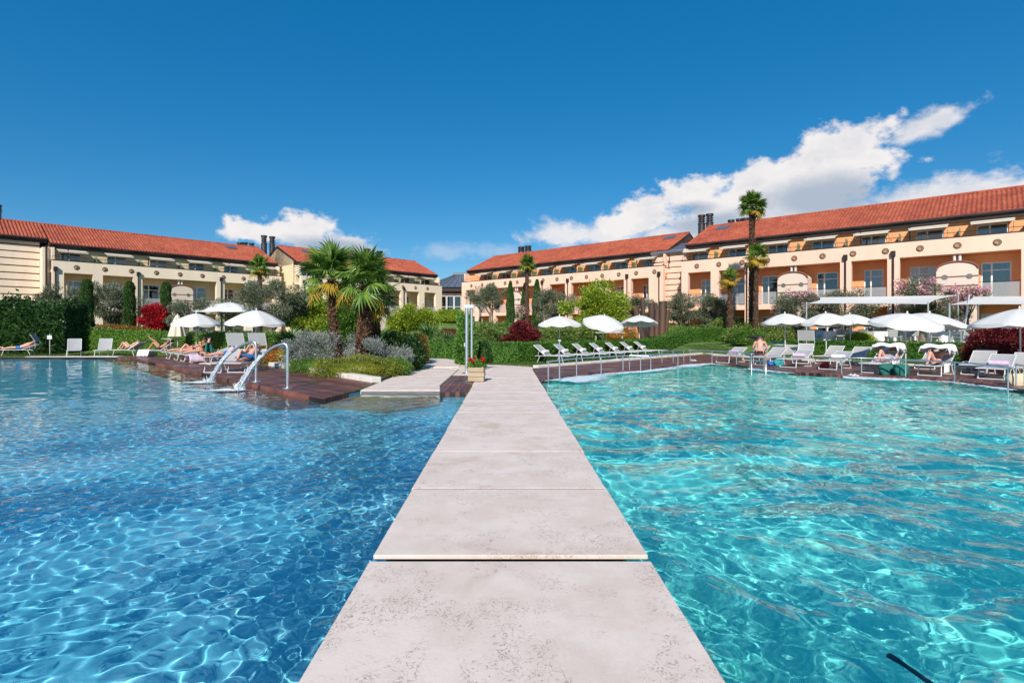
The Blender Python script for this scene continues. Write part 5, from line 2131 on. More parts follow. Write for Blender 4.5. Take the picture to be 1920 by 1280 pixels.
sail('long white sun sail over the dining terrace, left of the blossom tree', [pz(1512, 569, 30.5), pz(1740, 570, 29), pz(1796, 553, 32.5), pz(1536, 557, 34)],
     [((pz(1740, 566, 29.1).x, 29.1, .6), pz(1740, 566, 29.1)), ((pz(1512, 566, 30.6).x, 30.6, .0), pz(1512, 566, 30.6)), ((pz(1796, 548, 32.6).x, 32.6, .7), pz(1796, 548, 32.6))])
sail('white sun sail at the right frame edge above the largest umbrella', [pz(1780, 571, 27.5), pz(2010, 571, 25), pz(2050, 552, 30), pz(1826, 556, 32.5)],
     [((pz(1803, 645, 28).x, 28, .4), pz(1817, 552, 28)), ((pz(1780, 571, 27.6).x, 27.6, .4), pz(1780, 569, 27.6)), ((pz(1834, 556, 32.6).x, 32.6, .7), pz(1834, 550, 32.6))])
# ================================================================== POOL FITTINGS
def wp(px, py, z=Z_W):
    return G(px, py, z)


def rail(label, pts, zr, ext=(.0, .0), r=.024):
    ps = [wp(*q) for q in pts]
    t = thing('pool_rail', label, 'handrail', (ps[0].x, ps[0].y, 0))
    o = Vector((ps[0].x, ps[0].y, 0))
    for p in ps:
        q = p - o
        MB().tube([(q.x, q.y, -.5), (q.x, q.y, zr)], .02, 8).obj('post', M['steel'], t)
    a = (ps[0] - ps[1]).normalized() * ext[0]
    b = (ps[-1] - ps[-2]).normalized() * ext[1]
    line = [ps[0] + a] + ps + [ps[-1] + b]
    MB().tube([(p.x - o.x, p.y - o.y, zr) for p in line], r, 8).obj('handrail', M['steel'], t)
    return t


rail('steel pool rail on five posts nearest the walkway', [(1028, 716), (1081, 706.5), (1127, 702.5), (1168, 699), (1201, 699.5)], .57, (.1, .3))
rail('short steel pool rail at the corner step, right of the walkway side rail', [(1180, 698), (1220, 695), (1271, 693)], .57, (.0, .2))
rail('steel pool rail at the far back corner of the right pool', [(1241, 684), (1262, 683), (1282, 682)], .56, (.1, .1))
rail('steel pool rail left of the sitting man', [(1294, 682), (1335, 683.5), (1381, 686.5), (1409, 693)], .56, (.1, 0))
rail('long steel pool rail in front of the towel covered sunbathers', [(1578, 706), (1615, 706.5), (1698, 712), (1790, 719), (1890, 736)], .58, (0, .2))
rail('short steel rail stub at the right frame edge', [(1905, 730), (1921, 737)], .62, (0, .3))
t = thing('pool_ladder', 'small steel step ladder in the pool below the sitting man', 'ladder', (0, 0, 0))
a, b = wp(1409, 697), wp(1436, 699)
for q in (a, b):
    MB().tube([(q.x, q.y, -.5), (q.x, q.y, .5), (q.x + .1, q.y + .35, .5), (q.x + .12, q.y + .4, 0)], .018, 6).obj('side_rail', M['steel'], t)
for zz in (.05, .2, .36, .49):
    MB().tube([(a.x, a.y, zz), (b.x, b.y, zz)], .016, 6).obj('rung', M['steel'], t)
p = wp(1049, 717)
t = thing('jet_post', 'tall thin steel post standing in the pool beside the lawn loungers', 'post', (p.x, p.y, 0))
MB().tube([(0, 0, -.5), (0, 0, 1.25)], .022, 8).obj('pole', M['steel'], t)
MB().tube([(-.05, 0, 1.25), (.05, 0, 1.25)], .02, 8).obj('cap', M['steel'], t)


def water_clear():
    """broken falling water: clear glints with white aerated streaks"""
    m = bpy.data.materials.new('falling_water')
    m.use_nodes = True
    n, l = m.node_tree.nodes, m.node_tree.links
    b = n['Principled BSDF']
    b.inputs['Base Color'].default_value = (.82, .9, .95, 1)
    b.inputs['Roughness'].default_value = .15
    g = n.new('ShaderNodeNewGeometry')
    z = n.new('ShaderNodeTexNoise')
    z.inputs['Scale'].default_value = 26
    z.inputs['Detail'].default_value = 3
    l.new(g.outputs['Position'], z.inputs['Vector'])
    r = n.new('ShaderNodeMapRange')
    r.inputs['From Min'].default_value = .44
    r.inputs['From Max'].default_value = .6
    r.inputs['To Min'].default_value = .08
    r.inputs['To Max'].default_value = .82
    l.new(z.outputs['Fac'], r.inputs['Value'])
    l.new(r.outputs[0], b.inputs['Alpha'])
    return m


M['fall'] = water_clear()


def spout(label, wlabel, base, bend, tip, land):
    t = thing('water_spout', label, 'water spout', (base.x, base.y, 0))
    o = Vector((base.x, base.y, 0))
    pts = [Vector((0, 0, .0)), Vector((0, 0, bend * .7)), Vector((0, 0, bend - .16))]
    d = Vector((tip.x - base.x, tip.y - base.y, 0))
    dn = d.normalized()
    for i in range(7):
        a = i / 6 * R(115)
        pts.append(Vector((dn.x * .12 * (1 - math.cos(a)), dn.y * .12 * (1 - math.cos(a)), bend - .12 + .12 * math.sin(a))))
    tp = tip - o
    st = pts[-1]
    for i in range(1, 6):
        u = i / 5
        q = st.lerp(tp, u)
        q.z += .05 * math.sin(u * 3.14)
        pts.append(q)
    MB().tube(pts, [.039] * (len(pts) - 1) + [.041], 14).obj('pipe', M['steel'], t)
    MB().tube([(0, 0, -.0), (0, 0, .02)], .14, 20).obj('base_plate', M['steel'], t)
    # the falling jet
    w = thing('water_jet', wlabel, 'water jet', (tip.x, tip.y, 0))
    L_ = land - tip
    mb = MB()
    for s_ in range(9):
        ps = []
        rr = []
        ox, oy = rnd.uniform(-.045, .045), rnd.uniform(-.045, .045)
        for i in range(26):
            u = i / 25
            q = Vector((L_.x * u, L_.y * u, tip.z + (Z_W - tip.z) * (u * .55 + .45 * u * u)))
            q += Vector((ox * (.7 + 1.6 * u), oy * (.7 + 1.6 * u), rnd.uniform(-.02, .02) * u))
            ps.append(q)
            rr.append(.018 + .014 * math.sin(i * 1.3 + s_ * 2) * u + .01 * rnd.random())
        mb.tube(ps, rr, 7)
    mb.obj('stream', M['fall'], w)
    dr = MB()
    for i in range(90):
        u = rnd.uniform(.2, 1)
        q = Vector((L_.x * u + rnd.gauss(0, .05), L_.y * u + rnd.gauss(0, .05), tip.z + (Z_W - tip.z) * (u * .55 + .45 * u * u) + rnd.gauss(0, .04)))
        dr.sphere(q, rnd.uniform(.006, .016), 5, 4)
    tag(dr.obj('droplets', M['fall'], w), kind='stuff')
    # splash crown
    sp = MB()
    for i in range(26):
        a = rnd.uniform(0, 6.28)
        h = rnd.uniform(.03, .12) * (1 if i % 5 else 2.)
        b = Vector((L_.x + .1 * math.cos(a), L_.y + .1 * math.sin(a), Z_W))
        sp.tube([b, b + Vector((.05 * math.cos(a), .05 * math.sin(a), h * .7)), b + Vector((.1 * math.cos(a), .1 * math.sin(a), h))], [.016, .010, .003], 5)
    sp.obj('splash', M['foam_w'], w)
    c = Vector((land.x - .55, land.y - .05))
    nr, nc = 14, 40
    V, A = [], []
    for i in range(nr):
        for k in range(nc):
            u = i / (nr - 1)
            a = 6.283 * k / nc
            rx = 1.35 if math.cos(a) < 0 else .8
            V.append((c.x + u * rx * math.cos(a) - tip.x + .3, c.y + u * .42 * math.sin(a) - tip.y, Z_W + .025 + .05 * math.exp(-(u / .3) ** 2) * rnd.random() + .006 * rnd.random()))
            A.append(.95 - 1.05 * u)
    F = [(i * nc + k, (i + 1) * nc + k, (i + 1) * nc + (k + 1) % nc, i * nc + (k + 1) % nc) for i in range(nr - 1) for k in range(nc)]
    me = npmesh('foam_patch', V, F, M['foam'], True)
    q = me.attributes.new('dens', 'FLOAT', 'POINT')
    q.data.foreach_set('value', np.array(A, np.float32))
    mk('foam_patch', me, w)
    return t


M['foam_w'] = mat('white_splash', (.75, .82, .85), .3, .05, 9)
spout('left one of the two curved steel water spouts on the deck', 'left water jet falling from the curved spout farther from the patio', Vector((-7.7, 16.55, 0)), 1.24, Vector((-8.6, 16.85, .90)), Vector((-9.5, 17.2, Z_W)))
spout('right one of the two curved steel water spouts, nearest the patio', 'right water jet falling from the curved spout nearest the patio', Vector((-6.02, 14.8, 0)), 1.22, Vector((-6.72, 14.95, .93)), Vector((-7.5, 15.05, Z_W)))

# ---- shower
p = G(879, 700)
t = thing('outdoor_shower', 'tall twin tube steel outdoor shower beside the geranium planter', 'shower', (p.x, p.y, 0))
MB().tube([(-.08, 0, 0), (-.08, 0, 2.5)], .06, 12).obj('tube', M['steel'], t)
MB().tube([(.1, .05, 0), (.1, .05, 2.42)], .045, 12).obj('tube', M['steel'], t)
MB().bx(-.16, .18, -.06, .1, 2.38, 2.50).obj('top_bracket', M['steel'], t)
hd = MB().tube([(.1, .0, 2.44), (.3, -.1, 2.46)], .016, 8)
hd.tube([(.3, -.1, 2.47), (.3, -.1, 2.43)], [.03, .08], 12)
hd.obj('shower_head', M['steel'], t)
MB().bx(-.17, -.13, -.05, .05, .98, 1.12).obj('tap', M['steel'], t)
MB().tube([(0, 0, 0), (0, 0, .02)], .26, 20).obj('base_plate', M['steel'], t)

# ---- geranium planter
p = G(893, 716)
t = thing('planter_box', 'weathered wooden planter box with red geraniums at the walkway edge', 'planter', (p.x, p.y + .22, .0), R(-3))
for k in range(3):
    z0 = .02 + k * .145
    for (x0, x1, y0, y1) in ((-.24, .24, -.235, -.21), (-.24, .24, .21, .235), (-.24, -.215, -.209, .209), (.215, .24, -.209, .209)):
        e = .012 * (k % 2)
        bevel(MB().bx(x0 - e, x1 + e, y0, y1, z0, z0 + .135).obj('plank', M['box_wood'], t), .006)
for (x, y) in ((-.2, -.19), (.2, -.19), (-.2, .19), (.2, .19)):
    MB().bx(x - .02, x + .02, y - .018, y + .018, 0, .46).obj('corner_post', M['box_wood'], t)
MB().bx(-.21, .21, -.2, .2, .3, .41).obj('soil', M['soil'], t)
gt = thing('geranium', 'red flowering geranium growing in the wooden planter box', 'plant', (p.x, p.y + .22, .41))
P, D = blob((0, 0, .1), (.3, .26, .17), 2600, .3, .2)
P[:, 2] = np.abs(P[:, 2])
mk('foliage', leaves_mesh('foliage', P, .05, M['l_geran'], .9, .4, D), gt)
for (x, y, z) in ((-.17, -.1, .27), (-.04, .02, .30), (.17, -.02, .29), (.22, -.12, .24), (-.22, .05, .25), (-.1, -.17, .2)):
    P, D = blob((x, y, z), .045, 110, .5, .1)
    mk('flower_head', leaves_mesh('flower_head', P, .035, M['l_redfl'], .9, .2, D), gt)
    MB().tube([(x * .6, y * .6, .05), (x, y, z)], .006, 4).obj('stalk', M['l_geran'], gt)

# ---- steel tube sculpture
p = at(1222, 43)
t = thing('steel_sculpture', 'sculpture of upright rusty dark steel tubes behind the right hedge', 'sculpture', p)
for (px, top, r, lean, dy) in ((1206, 574, .26, -.75, -.2), (1209, 558, .15, -.15, .1), (1222, 568, .27, 0, 0), (1231, 567, .14, 0, .25), (1240, 565, .30, .12, -.1), (1228, 580, .2, .05, -.45), (1212, 582, .2, -.25, .4), (1249, 580, .18, .2, .3)):
    x = (px - 1222) / FX * 43
    h = EH + (CY - top) * 43 / FX - p.z
    mb = MB()
    mb.tube([(x, dy, -.05), (x + lean * .5, dy, h * .5), (x + lean, dy, h)], r, 16, cap=False)
    mb.tube([(x + lean, dy, h), (x + lean * .95, dy, h - .3)], r * .85, 16, cap=False)
    mb.obj('steel_tube', M['rust'], t)

# ---- dining terrace
def chair(label, p, rz, grey=True):
    t = thing('garden_chair', label, 'chair', p, rz)
    MB().bx(-.22, .22, -.22, .22, .42, .45).obj('seat', M['sling'], t)
    MB().box((0, .24, .68), (.44, .025, .42), Matrix.Translation((0, 0, 0)) @ Matrix.Rotation(-.12, 4, 'X')).obj('backrest', M['sling'], t)
    for (x, y) in ((-.21, -.21), (.21, -.21), (-.21, .2), (.21, .2)):
        MB().tube([(x, y, 0), (x, y, .44 if y < 0 else .88)], .014, 6).obj('leg', M['alu'], t)
    MB().tube([(-.22, .2, .64), (-.24, -.2, .64), (-.21, -.21, .43)], .013, 6).tube([(.22, .2, .64), (.24, -.2, .64), (.21, -.21, .43)], .013, 6).obj('armrest', M['alu'], t)
    return t


def dtable(label, clabel, p, w=1.0):
    t = thing('dining_table', label, 'table', p)
    MB().bx(-w / 2, w / 2, -.45, .45, .70, .73).obj('tabletop', M['alu'], t)
    for (x, y) in ((-w / 2 + .06, -.4), (w / 2 - .06, -.4), (-w / 2 + .06, .4), (w / 2 - .06, .4)):
        MB().tube([(x, y, 0), (x, y, .7)], .02, 6).obj('leg', M['alu'], t)
    mb = MB()
    ring = []
    n = 44
    for k in range(n):
        a = 2 * math.pi * k / n
        c, s_ = math.cos(a), math.sin(a)
        m_ = max(abs(c) / (w / 2 + .02), abs(s_) / .47)
        ring.append((c / m_, s_ / m_, .75 * 0))
    vs = []
    for z, e in ((.745, 0), (.6, .02), (.4, .05), (.15, .08)):
        for k, (x, y, _) in enumerate(ring):
            f = 1 + e * (1 + .8 * math.sin(k * 2.2)) / .5
            vs.append((x * f, y * f, z))
    mb.add(vs, [(i * n + k, (i + 1) * n + k, (i + 1) * n + (k + 1) % n, i * n + (k + 1) % n) for i in range(3) for k in range(n)], True)
    mb.add(vs[:n], [tuple(range(n))])
    o = mb.obj('tablecloth', M['towel'], None, p)
    tag(o, clabel, 'tablecloth')


TB = [(1556, 33.5, 'leftmost terrace dining table'), (1592, 35.8, 'terrace table behind the third umbrella pole'), (1650, 31.5, 'terrace table by the bright green bush'),
      (1690, 35.0, 'rear terrace table behind the tilted umbrella'), (1775, 29.8, 'terrace table right of the sail post'), (1800, 33.5, 'rear terrace table at the right')]
for i, (px, Y, lab) in enumerate(TB):
    p = at(px, Y)
    dtable(lab, 'white cloth on the ' + lab, p, 1.15)
    for k, (dx, dy, rz) in enumerate(((-.85, -.1, R(90)), (.9, .05, R(-90)), (.1, -.75, R(180)), (-.2, .8, 0))):
        x, y = p.x + dx, p.y + dy
        where = ('on the left of', 'on the right of', 'in front of', 'behind')[k]
        chair(f'grey terrace chair {where} the ' + lab, (x, y, gz(x, y)), rz + rnd.uniform(-.3, .3))
for (px, Y, lab) in ((395, 42, 'dining table in the shade of the market umbrella'), (455, 43, 'dining table right of the market umbrella pole')):
    p = at(px, Y)
    dtable(lab, 'white cloth on the ' + lab, p, 1.1)
    for k, (dx, dy, rz) in enumerate(((-.85, -.1, R(90)), (.9, .05, R(-90)), (.1, -.75, R(180)))):
        chair(f"grey chair {('left of', 'right of', 'in front of')[k]} the " + lab, (p.x + dx, p.y + dy, gz(p.x + dx, p.y + dy)), rz)
p = at(1142, 37)
t = thing('bar_table', 'long thin white table top on legs behind the middle umbrella', 'table', p)
MB().bx(-1.0, 1.0, -.3, .3, .98, 1.02).obj('tabletop', M['alu'], t)
for x in (-.9, .9):
    MB().tube([(x, 0, 0), (x, 0, .98)], .03, 6).obj('leg', M['alu'], t)
# notice in the laurel hedge
t = thing('notice_sign', 'small white notice on a post before the laurel hedge', 'sign', (G(148, 662).x, 33.2, 0))
MB().tube([(0, 0, 0), (0, 0, 1.3)], .02, 6).obj('post', M['alu'], t)
MB().bx(-.14, .14, -.03, -.02, .98, 1.2).obj('board', M['towel'], t)
ln = MB()
for k in range(4):
    ln.bx(-.11, .11 - .03 * (k % 2), -.034, -.031, 1.15 - k * .045, 1.16 - k * .045)
ln.obj('print_line', M['blue_cloth'], t)['kind'] = 'stuff'

# ================================================================== PEOPLE
def skin_body(verts, edges, radii, root=0, sub=1):
    me = bpy.data.meshes.new('tmp')
    me.from_pydata(verts, edges, [])
    o = bpy.data.objects.new('tmp', me)
    COL.objects.link(o)
    md = o.modifiers.new('skin', 'SKIN')
    sv = me.skin_vertices[0].data
    for i, r in enumerate(radii):
        sv[i].radius = (r, r) if not isinstance(r, tuple) else r
        sv[i].use_root = (i == root)
    ss = o.modifiers.new('sub', 'SUBSURF')
    ss.levels = ss.render_levels = sub
    dg = bpy.context.evaluated_depsgraph_get()
    em = o.evaluated_get(dg).to_mesh()
    V = [v.co.copy() for v in em.vertices]
    F = [tuple(p.vertices) for p in em.polygons]
    o.evaluated_get(dg).to_mesh_clear()
    bpy.data.objects.remove(o)
    return V, F


def person(label, J, loc, rz, skin='skin', hair='hair', top=None, bottom='black', hairlen=0, hat=None, glasses=False, face=(0, 0, 1), pose_hand=0., female=True):
    """J: joints in the frame of the thing; face: direction the face looks"""
    t = thing('person', label, 'person', loc, rz)
    Vv = {k: Vector(v) for k, v in J.items()}
    names = ['pelvis', 'waist', 'chest', 'neckb', 'neckt', 'chin', 'crown', 'shl', 'ell', 'wrl', 'pal', 'shr', 'elr', 'wrr', 'par', 'hil', 'knl', 'cal', 'anl', 'tol', 'hir', 'knr', 'car', 'anr', 'tor']
    up = (Vv['head'] - Vv['neckb']).normalized()
    Vv['neckt'] = Vv['neckb'].lerp(Vv['head'], .38)
    Vv['chin'] = Vv['head'] - up * .055 + Vector(face).normalized() * .012
    Vv['crown'] = Vv['head'] + up * .055
    Vv['waist'] = Vv['pelvis'].lerp(Vv['chest'], .5)
    for s in 'lr':
        d = (Vv['wr' + s] - Vv['el' + s]).normalized()
        Vv['pa' + s] = Vv['wr' + s] + d * .07
        Vv['ca' + s] = Vv['kn' + s].lerp(Vv['an' + s], .35)
    R_ = dict(pelvis=.135, waist=.11 if female else .135, chest=.125 if female else .15, neckb=.07, neckt=.052, chin=.075, crown=.088, sh=.062, el=.04, wr=.027, pa=.036, hi=.095, kn=.058, ca=.056, an=.036, to=.032)
    E_ = [('pelvis', 'waist'), ('waist', 'chest'), ('chest', 'neckb'), ('neckb', 'neckt'), ('neckt', 'chin'), ('chin', 'crown')]
    for s in 'lr':
        E_ += [('neckb', 'sh' + s), ('sh' + s, 'el' + s), ('el' + s, 'wr' + s), ('wr' + s, 'pa' + s), ('pelvis', 'hi' + s), ('hi' + s, 'kn' + s), ('kn' + s, 'ca' + s), ('ca' + s, 'an' + s), ('an' + s, 'to' + s)]
    rad = [R_.get(n, R_.get(n[:2])) for n in names]
    ix = {n: i for i, n in enumerate(names)}
    V, F = skin_body([tuple(Vv[n]) for n in names], [(ix[a], ix[b]) for a, b in E_], rad)
    mb = MB()
    mb.add(V, F, True)
    fd = Vector(face)
    fd = (fd - up * fd.dot(up)).normalized()
    sd = up.cross(fd).normalized()
    h = Vv['head']
    mb.tube([h + fd * .088 + up * .01, h + fd * .108 - up * .022, h + fd * .086 - up * .03], [.009, .014, .008], 6)
    for s in (-1, 1):
        mb.sphere(h + sd * s * .088, (.014, .022, .03), 6, 5)
    for s in 'lr':
        d = (Vv['wr' + s] - Vv['el' + s]).normalized()
        a = d.cross(Vector((0, 0, 1)))
        a = a.normalized() if a.length > .1 else Vector((1, 0, 0))
        nrm = a.cross(d).normalized()
        b0 = Vv['pa' + s] + d * .015
        for k, (o_, l_) in enumerate(((-.026, .062), (-.009, .075), (.009, .07), (.026, .055))):
            q = b0 + a * o_
            mb.tube([q - d * .02, q + d * l_ * .5, q + d * l_ * .85 - nrm * l_ * .35], [.0095, .009, .007], 5)
        sg = 1 if s == 'l' else -1
        q = Vv['wr' + s] + d * .02
        mb.tube([q, q + a * sg * .035 + d * .03, q + a * sg * .042 + d * .065], [.012, .011, .008], 5)
    mb.mat(1)
    for s in (-1, 1):
        mb.sphere(h + fd * .083 + sd * s * .03 + up * .012, .009, 6, 5)
    mb.tube([h + fd * .088 - up * .05 + sd * .02, h + fd * .092 - up * .052, h + fd * .088 - up * .05 - sd * .02], .005, 5)
    mb.obj('body', [M[skin], M['face_dark']], t)
    # hair: cap over crown and back of the head
    hb = MB()
    c0 = h + up * .035 - fd * .022
    Mx = Matrix((sd, fd, up)).transposed()
    hb.sphere(c0, (.098, .098, .085), 12, 8, Mx)
    if hairlen:
        hb.tube([h - fd * .07 + up * .03, h - fd * .095 - up * .05, h - fd * .08 - up * (.05 + hairlen)], [.07, .06, .025], 8)
    hb.obj('hair', M[hair], t)
    if glasses:
        gb = MB()
        for s in (-1, 1):
            gb.sphere(h + fd * .097 + sd * s * .03 + up * .012, (.024, .024, .018), 8, 6, Mx)
        gb.obj('sunglasses', M['black'], t)
    if hat:
        hb = MB()
        hb.tube([h + up * .055, h + up * .065], [.16, .15], 16)
        hb.tube([h + up * .06, h + up * .14], [.095, .075], 14)
        hb.obj('hat', M[hat], t)
    if bottom:
        bb = MB()
        pv, wv_ = Vv['pelvis'], Vv['waist']
        ax = (wv_ - pv).normalized()
        bb.tube([pv - ax * .07, pv, pv + ax * .07], [.12, .148, .138], 12, cap=False)
        for s in 'lr':
            hp, kp = Vv['hi' + s], Vv['kn' + s]
            bb.tube([hp, hp.lerp(kp, .12 if female else .45)], [.108, .098 if female else .085], 10, cap=False)
        bb.obj('swimwear', M[bottom], t)
    if top:
        bb = MB()
        ch, nb = Vv['chest'], Vv['neckb']
        ax = (nb - ch).normalized()
        bb.tube([ch - ax * .05, ch + ax * .05], [.134, .136], 12, cap=False)
        bb.obj('swim_top', M[top], t)
    return t


def recline(ang, legs='flat', arms='side', px_=.12, torso=None):
    a = R(ang if torso is None else torso)
    c, s_ = math.cos(a), math.sin(a)
    x0, z0 = px_, .50

    def al(u, n=0., y=0.):
        return (x0 + u * c - n * s_, y, z0 + u * s_ + n * c)
    J = dict(pelvis=(x0, 0, z0), chest=al(.36, .02), neckb=al(.52, .02), head=al(.68, .05))
    for s, y in (('l', 1), ('r', -1)):
        J['sh' + s] = al(.47, .0, y * .17)
        J['hi' + s] = (x0 - .06, y * .09, z0 - .005)
        if arms == 'side':
            J['el' + s] = al(.2, -.01, y * .27)
            J['wr' + s] = al(-.05, .02, y * .26)
        elif arms == 'book':
            J['el' + s] = al(.25, .1, y * .24)
            J['wr' + s] = al(.42, .28, y * .09)
        elif arms == 'head':
            J['el' + s] = al(.66, .02, y * .32)
            J['wr' + s] = al(.78, .06, y * .12)
        elif arms == 'prop':
            J['el' + s] = (x0 + .33, y * .25, z0 + .15)
            J['wr' + s] = (x0 + .34, y * .26, z0 - .06)
    for s, y in (('l', 1), ('r', -1)):
        if legs == 'flat' or (legs == 'one' and s == 'r') or (legs == 'raise' and s == 'r' and 0):
            J['kn' + s] = (x0 - .48, y * .10, z0 + .0)
            J['an' + s] = (x0 - .90, y * .09, z0 - .07)
            J['to' + s] = (x0 - 1.0, y * .11, z0 + .06)
        elif legs in ('up', 'one') or (legs == 'raise' and s == 'r'):
            J['kn' + s] = (x0 - .36, y * .10, z0 + .32)
            J['an' + s] = (x0 - .62, y * .10, z0 - .05)
            J['to' + s] = (x0 - .76, y * .11, z0 - .09)
        else:
            J['kn' + s] = (x0 - .34, y * .10, z0 + .34)
            J['an' + s] = (x0 - .66, y * .06, z0 + .60)
            J['to' + s] = (x0 - .72, y * .06, z0 + .74)
    face = (-s_ * .9 - .0, 0, c)
    return J, face


def put(label, p, dirv, pose, z=Z_D, **k):
    J, f = pose
    return person(label, J, (p[0], p[1], z), math.atan2(dirv[1], dirv[0]), face=k.pop('face', f), **k)


put('sunburnt man dozing on his back under the far left sunshade', (-29.3, 32.4), (.93, .36), recline(24, 'flat', 'head'), 0, skin='skin_pink', bottom='blue_cloth', female=False)
put('sunbather with both knees up on a white towel at left', (-22.4, 31.9), (.98, -.1), recline(30, 'up', 'side'), skin='skin', bottom='black', hair='hair_grey')
put('sunbather with one leg raised high beside the hanging white towel', (-20.2, 31.3), (.98, .1), recline(34, 'raise', 'head'), skin='skin_tan', bottom='black')
put('sunbather lying flat at the far end of the left deck row', (-17.6, 29.3), LD, recline(12, 'flat', 'side'), skin='skin', top='red_cloth', bottom='red_cloth')
put('sunbather lying flat on the second lounger of the left deck row', (-16.5, 28.2), LD, recline(12, 'one', 'side'), skin='skin_pink', bottom='black')
put('dark haired woman with sunglasses propped on straight arms', (-15.3, 26.9), LD, recline(12, 'flat', 'prop', torso=58), skin='skin', top='pink_towel', bottom='pink_towel', glasses=True, hairlen=.06)
put('man in a blue shirt lying against the high grey backrest', (-12.9, 24.7), LD, recline(42, 'flat', 'side'), skin='skin_pink', top='blue_cloth', bottom='blue_cloth', hair='hair_grey', female=False)
put('reader in a white sun hat with a blue towel on the lap', DL[1], DLD, recline(36, 'one', 'book'), skin='skin_pink', hat='canvas', bottom='blue_cloth', hair='hair_grey')
put('sunbather under the left draped towel, one knee up', (14.45, 20.5), HD, recline(30, 'one', 'side'), skin='skin_pink', bottom='black')
put('sunbather under the right draped towel, knee up and arm out', (15.1, 18.95), HD, recline(30, 'one', 'head'), skin='skin_pink', bottom='black')
# bikini woman sitting on the edge of the lilac towel lounger
J = dict(pelvis=(0, 0, .50), chest=(.10, 0, .84), neckb=(.15, 0, .99), head=(.24, 0, 1.13), shl=(.13, .17, .96), shr=(.13, -.17, .96), ell=(.30, .22, .80), elr=(.30, -.22, .80), wrl=(.47, .08, .93), wrr=(.47, -.08, .93),
         hil=(.04, .10, .48), hir=(.04, -.10, .48), knl=(.46, .13, .50), knr=(.46, -.11, .50), anl=(.44, .13, .09), anr=(.40, -.11, .09), tol=(.58, .15, .03), tor=(.54, -.13, .03))
person('dark haired woman in a black bikini sitting bent over a green cloth', J, (-14.35, 25.35, Z_D), R(-28), skin='skin_tan', top='black', bottom='black', face=(.75, 0, -.45), hairlen=.0)
# man from behind
J = dict(pelvis=(0, 0, .50), chest=(.08, 0, .86), neckb=(.15, 0, 1.02), head=(.26, 0, 1.14), shl=(.12, .21, .98), shr=(.12, -.21, .98), ell=(.16, .30, .72), elr=(.16, -.30, .72), wrl=(.36, .22, .60), wrr=(.36, -.22, .60),
         hil=(.05, .11, .48), hir=(.05, -.11, .48), knl=(.47, .20, .50), knr=(.47, -.20, .50), anl=(.44, .22, .09), anr=(.44, -.22, .09), tol=(.58, .24, .03), tor=(.58, -.24, .03))
person('bare backed man sitting with his back to the pool, head bowed', J, (11.75, 25.0, Z_D), math.atan2(.9, .45), skin='skin_pink', bottom='black', hair='hair_grey', female=False, face=(.8, 0, -.4))
t = thing('stool', 'low white stool under the bare backed man', 'stool', (11.75, 25.0, Z_D), .3)
MB().bx(-.22, .22, -.2, .2, .33, .37).obj('seat', M['alu'], t)
for (x, y) in ((-.2, -.18), (.2, -.18), (-.2, .18), (.2, .18)):
    MB().tube([(x, y, 0), (x, y, .33)], .015, 6).obj('leg', M['alu'], t)
t = thing('dark_parasol', 'small dark sunshade on a stand beyond the bare backed man', 'sunshade', (12.5, 27.0, Z_D))
MB().tube([(0, 0, 0), (0, 0, 1.18)], .02, 6).obj('pole', M['alu'], t)
MB().sphere((0, 0, 1.2), (.42, .42, .09), 14, 6).obj('canopy', M['black'], t)

# ---- cloths and towels
def drape(w, l, z, amp=.03, fall=.22):
    def f(u, v):
        x = (u - .5) * l
        y = (v - .5) * w
        e = max(0, abs(v - .5) * 2 - .72) / .28
        e2 = max(0, abs(u - .5) * 2 - .8) / .2
        return (x, y * (1 - .12 * e), z + amp * math.sin(u * 9 + v * 3) + amp * .8 * math.sin(v * 14 + u * 5) - fall * e ** 1.5 - fall * .5 * e2 ** 2)
    return f


for (p, lab, lab2) in (((14.45, 20.5), 'white towel draped as a roof over the left sunbather', 'left'), ((15.1, 18.95), 'white towel draped as a roof over the right sunbather', 'right')):
    q = on(p, HD, (.40, 0, 0))
    fr = thing('sunshade_hoop', f'low sunshade hoop carrying the towel over the {lab2} sunbather', 'sunshade', (q[0], q[1], Z_D), math.atan2(HD[1], HD[0]))
    for s in (-.34, .34):
        MB().tube([(.25, s, .62), (.1, s, .98), (-.4, s, 1.0)], .014, 6).obj('hoop_arm', M['alu'], fr)
    MB().bx(-.42, .12, -.34, .34, .985, .995).obj('shade_panel', M['sling'], fr)
    cloth('draped_towel', lab, 'towel', 26, 26, drape(1.05, .95, 1.04), M['towel'], (on(p, HD, (.22, 0, 0))[0], on(p, HD, (.22, 0, 0))[1], Z_D), math.atan2(HD[1], HD[0]))
cloth('lilac_towel', 'lilac towel spread over the lounger beside the black bikini woman', 'towel', 26, 18, lambda u, v: (-.9 + 1.25 * u, (v - .5) * 1.0 * (1 - .1 * abs(v - .5)), .405 + .01 * math.sin(u * 22 + v * 6) - .33 * max(0, (abs(v - .5) * 2 - .68) / .32) ** 1.3),
      M['pink_towel'], (-14.4, 26.0, Z_D), math.atan2(LD[1], LD[0]))
cloth('white_towel', 'white towel hanging down from the lounger of the sunbather with raised leg', 'towel', 20, 18, lambda u, v: (-.95 + .6 * u, (v - .5) * 1.05, .405 + .012 * math.sin(u * 18) - .35 * max(0, (abs(v - .5) * 2 - .62) / .38) ** 1.2),
      M['towel'], (-20.2, 31.3, Z_D), math.atan2(.1, .98))
cloth('white_towel', 'white towel under the sunbather with both knees up', 'towel', 14, 12, lambda u, v: (.2 + .7 * u, (v - .5) * .62, .40 + .42 * u + .01 * math.sin(u * 18 + v * 9)), M['towel'], (-22.4, 31.9, Z_D), math.atan2(-.1, .98))
